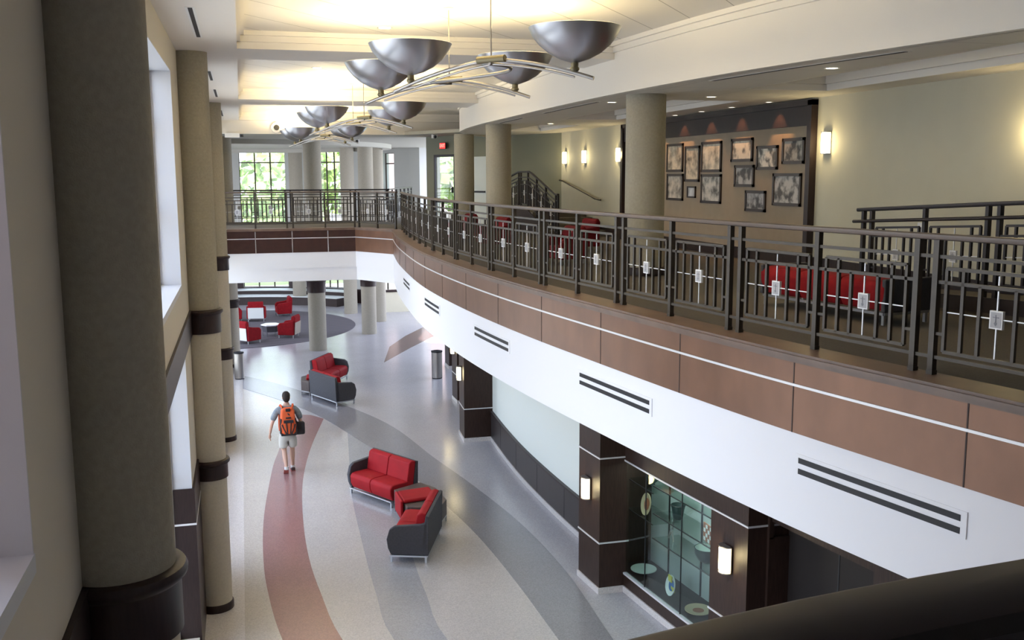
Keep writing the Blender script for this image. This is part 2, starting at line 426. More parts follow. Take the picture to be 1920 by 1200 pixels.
b.build('wainscot', 'dark_wood', wl, world=True)
b = MB()
for i, (y0, y1) in enumerate(BAYS):
    nxt = BAYS[i + 1][0] if i + 1 < len(BAYS) else 36
    b.box(XO + .05, y1 - .037, 1.86, XI + .037, y1, 1.885); b.box(XI, y1, 1.86, XI + .037, nxt, 1.885)
b.build('metal_strip', 'silver_bright', wl, world=True)
wn = 0
for y0, y1 in BAYS:
    for z0, z1, rows in ((.3, 4.15, (1.2, 2.5)), (5.0, 7.65, (5.9, 7.0))):
        wn += 1
        w = sroot('window_%d' % wn, (-1.05, (y0 + y1) / 2, z0))
        f = MB(); t = .045
        f.box(-1.08, y0, z0, -1.02, y1, z0 + t).box(-1.08, y0, z1 - t, -1.02, y1, z1).box(-1.08, y0, z0, -1.02, y0 + t, z1).box(-1.08, y1 - t, z0, -1.02, y1, z1)
        for k in range(1, 4): yy = y0 + (y1 - y0) * k / 4; f.box(-1.07, yy - .02, z0, -1.03, yy + .02, z1)
        for r in rows: f.box(-1.07, y0, r - .02, -1.03, y1, r + .02)
        f.build('window_frame', 'jamb_white', w, world=True)
        MB().box(-1.053, y0 + t, z0 + t, -1.047, y1 - t, z1 - t).build('pane', 'glass', w, world=True)

def column(x, y, r, z0, z1, label, bands=(), base=None, low=None, group=None, n=48):
    c = thing('column', label, 'column', (x, y, z0), 0, group)
    if low: MB().cyl((0, 0, 0), r, low - z0, n).build('lower_shaft', 'column_low', c, smooth=True); zz = low - z0
    else: zz = 0
    MB().lathe([(r, zz), (r, z1 - z0)], (0, 0, 0), n).build('shaft', 'column_stucco', c, smooth=True)
    for a, bb in bands:
        MB().lathe([(r + .012, a - z0), (r + .022, a - z0), (r + .022, bb - z0 - .085), (r + .03, bb - z0 - .075), (r + .052, bb - z0 - .055), (r + .056, bb - z0 - .03),
                    (r + .045, bb - z0 - .008), (r + .02, bb - z0), (r - .01, bb - z0)], (0, 0, 0), n, close=False).build('collar', 'dark_wood', c, smooth=True)
    if base: MB().lathe([(r + .02, 0), (r + .02, base - .02), (r + .008, base), (r - .01, base)], (0, 0, 0), n, close=False).build('base_band', 'dark_wood', c, smooth=True)
    return c
lbl = ['wide taupe stucco column in the left foreground, dark wood collar at the bottom edge of the photo',
       'taupe column on the left wall, second from the camera, with two dark collars and dark base',
       'third taupe column along the left window wall, just behind the second one',
       'slim sliver of the farthest left column before the bridge, beside the red armchairs']
for (x, y, r), l in zip(((-.65, 4.9, .265), (-.62, 14.62, .24), (-.62, 24.4, .24), (-.50, 34.1, .24)), lbl):
    column(x, y, r, 0, 8.06, l, ((2.02, 2.3), (4.16, 4.5)), .12, 4.3, 'columns along the left window wall')

# ================================================================== SETTING: balcony (upper floor, fascia)
uf = struct(MB().strip(seg(.06, .7, 28), [(XW, p[1]) for p in seg(.06, .7, 28)], 4.5, Z2 - .012).build('floor_upper', 'carpet'))
MB().prism([(-.78, -4.2), (XW, -4.2), (XW, .7), (-.78, .7)], 4.5, Z2 - .01).build('landing_slab', 'carpet', uf)
MB().prism([(-.78, 29.55), (3.22, 29.55), (4.12, 28.0), (XW - .4, 28.0), (6.9, 34.2), (-.78, 34.2)], 4.5, Z2 - .01).build('bridge_slab', 'carpet', uf)
MB().prism([(4.9, 34.2), (6.9, 34.2), (8.6, 40), (8.3, 46), (7.9, 45), (7.0, 41)], 4.5, Z2 - .01).build('walkway_slab', 'carpet', uf)
bf = sroot('trim_1', (4, 12, 3.3))
b = MB(); shell(b, -.02, .33, .7, 28, 4.785, Z2 + .004); b.build('ledge_cap', 'cap_wood', bf, world=True)
b = MB(); shell(b, -.035, .02, .7, 28, 4.80, 4.83); shell(b, -.012, .02, .7, 28, 4.765, 4.79); b.build('ledge_moulding', 'cap_wood', bf, world=True)
b = MB(); shell(b, 0, .06, .7, 28, 4.15, 4.775); b.build('copper_cladding', 'copper', bf, world=True)
b = MB(); shell(b, -.008, .0, .7, 28, 4.558, 4.580); b.build('metal_strip', 'silver_bright', bf, world=True)
b = MB()
for k in range(-3, 14):
    y = 5.70 + 1.70 * k
    if .9 < y < 27.8: shell(b, -.003, .001, y - .006, y + .006, 4.15, 4.77, 1)
b.build('panel_joint', 'seam', bf, world=True)
b = MB(); shell(b, .012, .1, .7, 28, FB, 4.152); b.build('white_band', 'band_white', bf, world=True)
b = MB(); shell(b, .06, .1, .7, 28, 4.1, 4.6); b.build('backing', 'band_white', bf, world=True)
# far bridge edge
def poly_off(p, d):      # offset of the open polyline, away from the hall (+Y side)
    return offset(p, d)
br = sroot('trim_2', (1.2, 29.5, 3.3))
BRW = [(-.78, 29.5), (3.2, 29.5), (4.1, 28.0)]
def away(d):  # +Y side of bridge edge
    return [(-.78, 29.5 + d), (3.2 + .26 * d * 2, 29.5 + d), (4.1 + .86 * d, 28.0 + .5 * d)]
MB().strip(away(-.02), away(.33), 4.785, Z2 + .004).build('ledge_cap', 'cap_wood', br, world=True)
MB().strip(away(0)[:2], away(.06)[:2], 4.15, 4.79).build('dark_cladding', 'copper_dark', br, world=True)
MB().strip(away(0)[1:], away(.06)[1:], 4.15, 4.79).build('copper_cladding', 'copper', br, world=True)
MB().strip(away(-.008), away(0), 4.558, 4.580).build('metal_strip', 'silver_bright', br, world=True)
b = MB()
for x in (.33, 1.37, 2.40): b.box(x - .012, 29.49, 4.15, x + .012, 29.503, 4.775)
b.build('panel_joint', 'silver', br, world=True)
MB().strip(away(.012), away(.1), 3.69, 4.152).strip(away(.05), away(.1), FB, 3.70).build('white_band', 'band_white', br, world=True)
b = MB().prism([(-.78, 29.6), (3.24, 29.6), (4.15, 28.1), (4.9, 34.2), (-.78, 34.2)], FB, FB + .05)
b.box(-.78, 34.12, FB, 4.9, 34.2, 4.83); b.build('soffit', 'paint_white', br, world=True)
b = MB(); shell(b, .1, 4.6, .7, 28.1, FB, FB + .05); b.build('soffit', 'paint_white', bf, world=True)
struct(MB().prism([(-.78, -4.2), (XW, -4.2), (XW, .7), (-.78, .7)], FB, FB + .05).build('ceiling_low', 'paint_white'))
struct(MB().box(-.78, .62, FB, 6.1, .72, 4.84).build('trim_3', 'band_white'))

# air vents in the white band
for k, (y0, y1, l) in enumerate([(5.71, 7.31, 'longest twin-slot air vent in the white balcony band, nearest the camera'), (9.68, 11.35, 'second nearest twin-slot vent in the white curved balcony band'),
                     (13.77, 15.42, 'third twin-slot vent along the white band, above the pale wall'), (17.95, 19.4, 'small twin-slot vent in the white band, fourth from the camera'),
                     (22.0, 23.4, 'farthest tiny twin-slot vent in the white band beside the bridge')]):
    ym = (y0 + y1) / 2; t = thing('air_vent', l, 'vent', (xat(FACE, ym), ym, 3.78), 0, 'slot vents in the curved white band')
    b = MB(); shell(b, .004, .013, y0 - .05, y1 + .05, 3.775, 3.975); b.build('vent_frame', 'band_white', t, world=True)
    for z in (3.80, 3.895):
        b = MB(); shell(b, .001, .006, y0, y1, z, z + .048); s_ = b.build('slot', 'black', t, world=True)
        b = MB()
        for q in range(1, 4): yy = y0 + (y1 - y0) * q / 4; shell(b, -.001, .004, yy - .012, yy + .012, z, z + .048, 1)
        b.build('slot_bridge', 'bronze_dark', s_) if False else None

# ================================================================== SETTING: lower right wall
wr = sroot('wall_right_lower', (5.6, 14, 0))
b = MB(); shell(b, 2.03, 2.2, 14.0, 22.9, 0, FB); b.build('plaster', 'wall_pale', wr, world=True)
b = MB(); shell(b, 1.99, 2.03, 14.0, 22.9, .1, .70); b.build('wainscot', 'wainscot', wr, world=True)
b = MB(); shell(b, 1.965, 2.03, 14.0, 22.9, .70, .735); b.build('wainscot_cap', 'dark_wood', wr, world=True)
b = MB()
for y in (15.0, 16.6, 18.2, 19.8, 21.4): shell(b, 1.987, 1.991, y - .006, y + .006, .1, .7, 1)
b.build('panel_joint', 'black', wr, world=True)
b = MB(); shell(b, 1.97, 2.03, 14.0, 22.9, 0, .1); shell(b, 1.71, 1.8, 2, 13.6, 0, .1); shell(b, 1.31, 1.9, 13.50, 14.30, 0, .1); shell(b, 1.31, 2.1, 22.58, 23.42, 0, .1); shell(b, 1.46, 1.8, 10.02, 10.82, 0, .1)
b.build('cove_base', 'tz_white', wr, world=True)
b = MB()                                   # dark timber wall with the display case opening, pilasters
shell(b, 1.73, 1.79, 11.10, 13.9, .1, .30); shell(b, 1.73, 1.79, 10.0, 13.9, 2.08, FB); shell(b, 1.73, 2.3, 10.0, 11.14, .1, 2.1); shell(b, 1.73, 2.4, 13.88, 14.1, .1, FB)
shell(b, 1.76, 1.82, 7.9, 10.02, 2.3, FB); shell(b, 1.73, 1.82, 1, 8.35, .1, FB)
b.build('timber_panelling', 'panel_wood', wr, world=True)
b = MB(); shell(b, 2.0, 2.06, 8.35, 10.02, .0, 2.35); b.build('recessed_door', 'recess_dark', wr, world=True)
b = MB(); shell(b, 1.725, 1.731, 7.55, 7.57, .1, FB, 1); shell(b, 1.725, 1.731, 6.3, 6.32, .1, FB, 1); shell(b, 1.995, 2.001, 9.15, 9.17, .1, 2.3, 1)
b.build('panel_joint', 'black', wr, world=True)
def pilaster(o0, y0, y1, zs, zlow, nm='pilaster', o1=2.1):
    p = MB(); shell(p, o0, o1, y0, y1, .1, FB); q = p.build(nm, 'panel_wood', wr, world=True)
    p = MB()
    for z in zs: shell(p, o0 - .012, o1, y0 - .012, y1 + .012, z, z + .022)
    p.build('metal_strip', 'silver_bright', wr, world=True)
pilaster(1.33, 13.52, 14.28, (.80, 2.13), 0, o1=1.80)
pilaster(1.33, 22.60, 23.40, (.80, 2.13), 0)
pilaster(1.48, 10.04, 10.80, (.92, 2.23), 0)
for (x, y) in ((5.62, 26.95), (6.42, 32.0)):
    MB().box(x, y - .35, .1, x + .55, y + .35, FB).build('pilaster', 'panel_wood', wr, world=True)
    MB().box(x - .01, y - .36, 0, x + .56, y + .36, .1).build('cove_base', 'tz_white', wr, world=True)
    MB().box(x - .01, y - .36, .8, x + .56, y + .36, .822).build('metal_strip', 'silver_bright', wr, world=True)
struct(MB().box(9.6, -4.2, 0, 9.75, 38, FB).build('wall_right_back', 'wall_pale'))
# far lower right: low guard wall with dark top
lw = sroot('wall_guard', (7.2, 46, 0))
MB().box(6.3, 46.0, 0, 9.4, 46.25, .95).build('plaster', 'wall_cream', lw, world=True); MB().box(6.25, 45.95, .95, 9.4, 46.3, 1.05).build('coping', 'dark_wood', lw, world=True)

# ================================================================== SETTING: upper right wall
wu = struct(MB().box(XW, -4.2, Z2 - .05, XW + .2, 27.0, 7.8).build('wall_right', 'wall_cream'))
struct(MB().box(XW - .02, -4.2, Z2, XW, 14.0, Z2 + .2).box(XW - .02, 22.15, Z2, XW, 27.0, Z2 + .2).box(XW - .06, 14.0, Z2, XW - .035, 22.15, Z2 + .2).build('baseboard_right', 'dark_wood'))
def wq(u0, u1, z0, z1, mb):
    a, d = Vector((6.1, 33.5)), Vector((2.7, -6.5)).normalized(); n = Vector((-d.y, d.x)) * .15; p, q = a + d * u0, a + d * u1
    return mb.prism([(p.x, p.y), (q.x, q.y), (q.x + n.x, q.y + n.y), (p.x + n.x, p.y + n.y)], z0, z1)
b = MB(); wq(0, .61, Z2 - .05, 7.8, b); wq(1.69, 7.04, Z2 - .05, 7.8, b); wq(.61, 1.69, Z2 + 2.14, 7.8, b); struct(b.build('wall_far', 'wall_olive'))
struct(MB().box(-1.12, -4.4, 0, XW + 1, -4.2, 8.5).build('wall_near', 'wall_left_paint'))
struct(MB().box(XW + .2, -4.2, FB, 9.75, 28, 4.9).build('wall_void', 'wall_pale'))

# ================================================================== SETTING: ceilings
UF = spline([(8.2, 0), (7.2, 3.4), (6.75, 5.0), (6.35, 6.8), (5.98, 8.7), (5.68, 10.5), (5.50, 12.2), (5.38, 14.5), (5.36, 17.2), (5.40, 20.4), (5.47, 23.2), (5.65, 25.5), (6.0, 27.6), (6.9, 29.8), (8.2, 31.2)], .25)
def useg(off, y0, y1, step=.4):
    P = offset(UF, off); n = max(1, math.ceil(abs(y1 - y0) / step)); return [(xat(P, y0 + (y1 - y0) * i / n), y0 + (y1 - y0) * i / n) for i in range(n + 1)]
ce = sroot('ceiling', (3, 14, ZC))
MB().prism([(-.78, -4.2), (9.2, -4.2), (9.2, 31.7), (-.78, 31.7)], 8.28, 8.45).build('ceiling_panels', 'ceiling_panel', ce, world=True)
b = MB(); b.box(-.78, -4.2, ZC, .02, 31.7, 8.3)
for y0, y1 in ((4.3, 5.6), (14.05, 15.3), (23.1, 24.75), (31.5, 31.7)): b.box(.02, y0, ZC, 9.2, y1, 8.3)
b.build('ceiling_beams', 'ceiling_white', ce, world=True)
b = MB()
for y0, y1 in ((-4.2, 4.3), (5.6, 14.05), (15.3, 23.1), (24.75, 31.5)):      # stepped cornice inside every coffer
    for d, z in ((.045, 8.14), (.095, 8.22)):
        b.box(.02, y0, z, .02 + d, y1, 8.29); b.box(.02, y0, z, 9.0, y0 + d, 8.29); b.box(.02, y1 - d, z, 9.0, y1, 8.29)
        b.strip(useg(-d, max(y0, .5), min(y1, 30.8)), useg(.0, max(y0, .5), min(y1, 30.8)), z, 8.29)
b.build('ceiling_cornice', 'ceiling_white', ce, world=True)
b = MB().strip(UF, offset(UF, .12), ZS, 8.35); b.build('curved_fascia', 'ceiling_white', ce, world=True)
b = MB().box(-.78, 31.7, ZS + .1, 9.2, 31.85, 8.3); b.build('end_fascia', 'ceiling_white', ce, world=True)
# soffit over the balcony with raised trays
sf = sroot('ceiling_soffit', (7, 14, ZS))
trays = [(-3.0, 12.9, 6.9, 8.25), (14.9, 20.6, 6.7, 8.0), (22.9, 26.3, 6.9, 8.0)]
b = MB(); t2 = MB(); t3 = MB(); y = .4
cuts = sorted([.4, 29.0] + [v for t in trays for v in t[:2] if v > .4])
for a, c in zip(cuts, cuts[1:]):
    tr = [t for t in trays if t[0] <= a + .01 and t[1] >= c - .01]
    L = useg(.1, a, c); n = len(L)
    if not tr: b.strip(L, [(XW + .1, p[1]) for p in L], ZS, ZS + .06)
    else:
        _, _, x0, x1 = tr[0]; b.strip(L, [(max(x0, p[0] + .3), p[1]) for p in L], ZS, ZS + .06); b.strip([(x1, p[1]) for p in L], [(XW + .1, p[1]) for p in L], ZS, ZS + .06)
        t2.strip([(x0 - .2, p[1]) for p in L], [(x1 + .05, p[1]) for p in L], ZS + .2, ZS + .26)
        for d, z in ((.0, ZS + .0), (.07, ZS + .09)):
            t3.box(x1 - d - .05, a, z, x1 - d + .01, c, ZS + .2); t3.box(x0, a - .0, z, x1, a + .05 + d, ZS + .2); t3.box(x0, c - .05 - d, z, x1, c, ZS + .2)
            t3.strip([(max(x0, p[0] + .3) - .01, p[1]) for p in L], [(max(x0, p[0] + .3) + .05 + d, p[1]) for p in L], z, ZS + .2)
b.build('soffit_board', 'soffit_panel', sf, world=True); t2.build('tray_board', 'soffit_panel', sf, world=True); t3.build('tray_cornice', 'ceiling_white', sf, world=True)
MB().prism([(-1.4, 31.84), (5.0, 31.84), (6.6, 29.2), (9.2, 29.0), (7.4, 34), (8.9, 40), (9, 46), (6, 53.5), (-6, 53.5), (-8, 36)], 7.65, 7.75).build('far_board', 'soffit_far_shade', sf, world=True)
a0 = math.radians(-12); a1 = math.radians(120)
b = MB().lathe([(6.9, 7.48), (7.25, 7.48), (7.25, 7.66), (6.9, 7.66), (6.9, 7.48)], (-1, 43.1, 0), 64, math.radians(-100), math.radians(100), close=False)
b.build('ring_bulkhead', 'soffit_far_shade', sf, world=True, smooth=True)

# ================================================================== SETTING: far rotunda
RC = (-1.0, 43.1)
def rp(r, deg): a = math.radians(deg); return (RC[0] + r * math.sin(a), RC[1] + r * math.cos(a))
def arcpts(r, d0, d1, st=2.0):
    n = max(1, math.ceil((d1 - d0) / st)); return [rp(r, d0 + (d1 - d0) * i / n) for i in range(n + 1)]
rw = sroot('wall_rotunda', (0, 52, 0))
def rwall(mb, d0, d1, z0, z1, r0=9.35, r1=9.75): return mb.strip(arcpts(r0, d0, d1), arcpts(r1, d0, d1), z0, z1)
WIN = [(5.6, 19.8, .7, 7.6), (30.5, 38.3, .7, 7.6), (55.2, 60.2, 5.6, 7.45), (46, 60, .7, 2.9)]
b = MB(); rwall(b, -75, 5.6, 0, 7.7); rwall(b, 5.6, 19.8, 0, .7); rwall(b, 19.8, 30.5, 0, 7.7); rwall(b, 30.5, 38.3, 0, .7); rwall(b, 38.3, 46, 0, 7.7)
rwall(b, 46, 60, 0, .7); rwall(b, 46, 55.2, 2.9, 7.7); rwall(b, 55.2, 60.2, 2.9, 5.6); rwall(b, 55.2, 60.2, 7.45, 7.7); rwall(b, 60.2, 74, 0, 7.7)
b.build('plaster', 'rotunda_paint', rw, world=True)
b = MB(); rwall(b, -40, 46, .0, .7, 9.30, 9.36); rwall(b, 2.5, 5.6, .7, 3.3, 9.30, 9.36); rwall(b, 19.8, 22.0, .7, 3.3, 9.30, 9.36); rwall(b, 28.5, 30.5, .7, 3.3, 9.3, 9.36)
b.build('wainscot', 'dark_wood', rw, world=True)
for k, (d0, d1, z0, z1) in enumerate(WIN):
    wn += 1; p0, p1 = rp(9.55, d0), rp(9.55, d1); w = sroot('window_%d' % wn, (p0[0], p0[1], z0)); f = MB()
    nm = 3 if k != 2 else 1
    for i in range(nm + 1):
        t = i / nm; x, y = p0[0] + (p1[0] - p0[0]) * t, p0[1] + (p1[1] - p0[1]) * t; f.bar((x, y, z0), (x, y, z1), .07)
    zs = {0: (z0, 2.2, 3.6, 5.2, 7.05, z1), 1: (z0, 2.2, 3.6, 5.2, 7.05, z1), 2: (z0, 6.95, z1), 3: (z0, z1)}[k]
    for z in zs: f.bar((p0[0], p0[1], z), (p1[0], p1[1], z), .06)
    f.build('window_frame', 'bronze' if k else 'bronze', w, world=True)
    MB().bar((p0[0], p0[1], (z0 + z1) / 2), (p1[0], p1[1], (z0 + z1) / 2), .006, z1 - z0).build('pane', 'glass', w, world=True)
# curved tiered bench under the rotunda windows
t = thing('curved_bench', 'tiered curved dark bench with pale ledges under the far ground floor windows', 'bench', (-1, 50.5, 0))
MB().strip(arcpts(7.6, -35, 44), arcpts(7.66, -35, 44), 0, .40).strip(arcpts(8.4, -35, 44), arcpts(8.46, -35, 44), .44, .62).build('bench_front', 'dark_wood', t, world=True)
MB().strip(arcpts(7.56, -35, 44), arcpts(8.44, -35, 44), .40, .45).strip(arcpts(8.4, -35, 44), arcpts(9.2, -35, 44), .62, .66).build('seat_ledge', 'light_panel', t, world=True)
MB().strip(arcpts(7.66, -35, 44), arcpts(8.4, -35, 44), 0.0, .40).strip(arcpts(8.46, -35, 44), arcpts(9.19, -35, 44), 0, .62).build('bench_core', 'dark_wood', t, world=True)
fcl = ['grey-green far column with dark collar, in front of the rotunda rug', 'far column right of the rotunda rug, with a dark collar under the bridge', 'distant column close to the rotunda windows, behind the bridge',
       'distant slim column between the rotunda rug and the far windows', 'dark narrow column right behind the rug-side column']
for (x, y, r, bd), l in zip(((2.5, 36.6, .32, ((2.15, 2.62),)), (4.8, 39.9, .30, ((1.95, 2.45),)), (2.6, 50.12, .33, ()), (4.72, 46.2, .31, ()), (5.72, 43.2, .24, ())), fcl):
    column(x, y, r, .45 if y > 50 else 0, 7.66, l, bd, None, None, 'columns around the far rotunda', 32)
column(3.2, 34.0, .0001, 0, .01, 'x') if False else None
# right-hand columns standing on the balcony
rcl = ['wide taupe column on the upper balcony, left of the framed picture wall', 'middle taupe column on the upper balcony, in front of the small staircase', 'left-most taupe balcony column, next to the glazed exit door']
for (x, y, r), l in zip(((5.93, 14.1, .30), (5.90, 22.9, .30), (6.35, 28.7, .29)), rcl):
    c = column(x, y, r, Z2, ZS + .01, l, (), .12, None, 'columns on the upper balcony')

# ================================================================== guardrails
def rail_panel_meshes(L, slope=0.0):
    """meshes of one panel of length L along local +Y (post axis to post axis); returns frame, accent, plate builders"""
    def z(y, h): return h + slope * y
    f = MB(); g = .10; a, c = g, L - g; w = .026
    zt, z2, zb = .815, .71, .19
    def H(y0, y1, h, t=w): f.bar((0, y0, z(y0, h)), (0, y1, z(y1, h)), t)
    def V(y, h0, h1, t=w): f.bar((0, y, z(y, h0)), (0, y, z(y, h1)), t)
    H(0.02, L - .02, .90); H(.02, L - .02, z2); H(.02, L - .02, .14); H(a, c, zt); H(a, c, zb)
    H(.02, a, .32, .022); H(c, L - .02, .32, .022)
    W_ = c - a
    V(a, zb, zt); V(c, zb, zt); V(a + W_ / 6, zb, zt); V(c - W_ / 6, zb, zt); V(a + W_ / 3, zb, z2); V(c - W_ / 3, zb, z2)
    A = MB(); m = L / 2
    A.bar((0, m, z(m, zb)), (0, m, z(m, z2 - .02)), .010).bar((0, m, z(m, z2 + .02)), (0, m, z(m, zt - .02)), .010)
    ys = [a, a + W_ / 6, a + W_ / 3, c - W_ / 3, c - W_ / 6, c]
    for p, q in zip(ys, ys[1:]): A.bar((0, p + .016, z(p, .49)), (0, q - .016, z(q, .49)), .008)
    P = MB(); zc = z(m, .485)
    P.box(-.012, m - .052, zc - .065, .012, m + .052, zc + .065)
    P.mat(2).box(-.0135, m - .042, zc - .055, .0135, m + .042, zc + .055)
    P.mat(1)
    for s in (-1, 1):
        P.box(s * .0125, m - .003, zc - .012, s * .0155, m + .003, zc + .038).box(s * .0125, m - .024, zc + .016, s * .0155, m + .024, zc + .022)
        for q in range(3):
            P.add([(s * .0155, m + dx, zc + dz) for dx, dz in ((-.014, -.024 - q * .002), (0, -.010), (.014, -.024 - q * .002), (0, -.044))], [(0, 1, 2, 3)]) if q == 0 else None
    return f, A, P
mat('plate_grey', (.42, .41, .42), .5)
def guardrail(path, label, posts, zf=lambda s: Z2, cap=True, group=None, metal='bronze', capm='bronze_cap', cap_ext=(0, 0), grip=False, capw=.10):
    """posts: arc lengths of the posts; a panel fills each gap longer than 0.4 m"""
    L = lens(path); p0 = at_len(path, L, posts[0])
    t = thing('guardrail', label, 'railing', (p0[0], p0[1], zf(posts[0])), 0, group)
    for s in posts:
        x, y = at_len(path, L, s); x1, y1 = at_len(path, L, min(s + .05, L[-1])); x2, y2 = at_len(path, L, max(0, s - .05)); h = math.atan2(x1 - x2, y1 - y2)
        o = MB().box(-.024, -.024, -.0, .024, .024, 1.03).box(-.028, -.028, 0, .028, .028, .035).build('post', metal, t)
        o.location = (x - p0[0], y - p0[1], zf(s) - zf(posts[0])); o.rotation_euler = (0, 0, -h)
    cache = {}
    for a, c in zip(posts, posts[1:]):
        if c - a < .4:
            pa, pb = at_len(path, L, a), at_len(path, L, c)
            for h in (.14, .90): MB().bar((pa[0], pa[1], zf(a) + h), (pb[0], pb[1], zf(c) + h), .026).build('spacer_bar', metal, t, world=True)
            continue
        pa, pb = at_len(path, L, a), at_len(path, L, c); ln = math.hypot(pb[0] - pa[0], pb[1] - pa[1]); sl = (zf(c) - zf(a)) / ln
        k = (round(ln, 2), round(sl, 3))
        if k not in cache:
            f, A, P = rail_panel_meshes(*k)
            cache[k] = (f.build('railing_panel', metal, t), None); fo = cache[k][0]
            ao = A.build('accent_bar', 'silver_bright', fo); po = P.build('emblem_plate', ['plate_white', 'plate_mark', 'plate_grey'], fo); cache[k] = (fo, ao, po); new = fo
        else:
            fo, ao, po = cache[k]; new = fo.copy(); COL.objects.link(new); new.parent = t
            for q in (ao, po): d = q.copy(); COL.objects.link(d); d.parent = new
        new.location = (pa[0] - p0[0], pa[1] - p0[1], zf(a) - zf(posts[0])); new.rotation_euler = (0, 0, -math.atan2(pb[0] - pa[0], pb[1] - pa[1]))
    # handrail swept along the path
    s0, s1 = posts[0] - cap_ext[0], posts[-1] + cap_ext[1]; n = max(2, int((s1 - s0) / .25))
    P = []; 
    for i in range(n + 1):
        s = s0 + (s1 - s0) * i / n; x, y = at_len(path, L, s)
        if s < 0: d = Vector((path[0][0] - path[1][0], path[0][1] - path[1][1])).normalized(); x, y = path[0][0] - d.x * s, path[0][1] - d.y * s
        if s > L[-1]: d = Vector((path[-1][0] - path[-2][0], path[-1][1] - path[-2][1])).normalized(); x, y = path[-1][0] + d.x * (s - L[-1]), path[-1][1] + d.y * (s - L[-1])
        P.append((x, y, zf(s)))
    prof = [(-.5, .0), (-.46, .34), (-.3, .44), (.3, .44), (.46, .34), (.5, 0), (.42, -.3), (.2, -.42), (-.2, -.42), (-.42, -.3)]
    b = MB(); v = []; m = len(prof); hh = .055
    for i, (x, y, zz) in enumerate(P):
        a, c = P[max(i - 1, 0)], P[min(i + 1, len(P) - 1)]; d = Vector((c[0] - a[0], c[1] - a[1])).normalized()
        for u, w in prof: v.append((x + d.y * u * capw, y - d.x * u * capw, zz + 1.045 + w * hh))
    f = [(j * m + k, j * m + (k + 1) % m, (j + 1) * m + (k + 1) % m, (j + 1) * m + k) for j in range(len(P) - 1) for k in range(m)] + [tuple(range(m)), tuple((len(P) - 1) * m + k for k in range(m))]
    b.add(v, f); b.build('handrail', capm, t, world=True, smooth=True)
    if grip:
        b = MB().tube([(x - .07, y, z + .90) for x, y, z in P], .02, 10); b.build('grip_rail', metal, t, world=True, smooth=True)
    return t

CURVE = [p for p in offset(FACE, .25) if .9 <= p[1] <= 27.95]
CL = lens(CURVE)
def s_at_y(path, L, y):
    lo, hi = 0, L[-1]
    for _ in range(40):
        m = (lo + hi) / 2
        if at_len(path, L, m)[1] < y: lo = m
        else: hi = m
    return lo
posts = []
for k in range(-2, 10):
    yc = 6.36 + 2.235 * k
    a, c = s_at_y(CURVE, CL, yc - .085), s_at_y(CURVE, CL, yc + .085); mid = s_at_y(CURVE, CL, yc + 1.118)
    posts += [a, c, mid]
posts += [CL[-1] - .2]
guardrail(CURVE, 'long curved bronze guardrail with white emblem plates along the balcony edge', posts, cap_ext=(.15, .15))
BP = [(-.7, 29.72), (3.3, 29.72), (4.25, 28.12)]
BL = lens(BP)
bp = [.12]
for k in range(4): bp += [.12 + .17 + 1.0 * (k) + .0] if k == 0 else [.29 + 1.0 * k]
guardrail(BP, 'straight bronze guardrail on the near edge of the far bridge', [.05, 1.05, 1.95, 2.12, 3.05, 3.92, 4.08, 4.95, 5.8], cap_ext=(.05, .05))
guardrail([(-.7, 34.1), (4.85, 34.1)], 'second guardrail on the far edge of the bridge, in front of the tall windows', [.1, 1.1, 2.1, 2.27, 3.27, 4.27, 4.44, 5.5], capm='bronze_dark', metal='bronze_dark')
guardrail([(4.85, 34.15), (6.9, 41.0)], 'guardrail turning away from the bridge towards the rotunda', [.1, 1.1, 2.1, 2.27, 3.27, 4.27, 4.44, 5.44, 6.44], capm='bronze_dark', metal='bronze_dark')
# camera-side balustrade (only its handrail shows, bottom right)
t = thing('guardrail', 'broad dark handrail crossing the bottom right corner, nearest the camera', 'railing', (.2, .88, Z2))
b = MB(); path = [(-.75, .55), (-.2, .68), (.1, .755), (.35, .803), (.57, .842), (.88, .870), (1.6, .91), (5.6, .93)]
v = []; prof = [(-.5, 0), (-.46, .3), (-.3, .44), (.3, .44), (.46, .3), (.5, 0), (.42, -.3), (.2, -.44), (-.2, -.44), (-.42, -.3)]; m = len(prof)
pts = spline(path, .08)
for i, (x, y) in enumerate(pts):
    a, c = pts[max(i - 1, 0)], pts[min(i + 1, len(pts) - 1)]; d = Vector((c[0] - a[0], c[1] - a[1])).normalized()
    for u, w in prof: v.append((x + d.y * u * .12, y - d.x * u * .12, 5.885 + w * .065))
b.add(v, [(j * m + k, j * m + (k + 1) % m, (j + 1) * m + (k + 1) % m, (j + 1) * m + k) for j in range(len(pts) - 1) for k in range(m)] + [tuple(range(m)), tuple((len(pts) - 1) * m + k for k in range(m))])
b.build('handrail', 'bronze_dark', t, world=True, smooth=True)
for x in (.55, 1.6, 2.65, 3.7, 4.75): MB().box(x - .024, .83 + .03 * min(1, x - .5), Z2, x + .024, .88 + .03 * min(1, x - .5), 5.89).build('post', 'bronze', t, world=True)

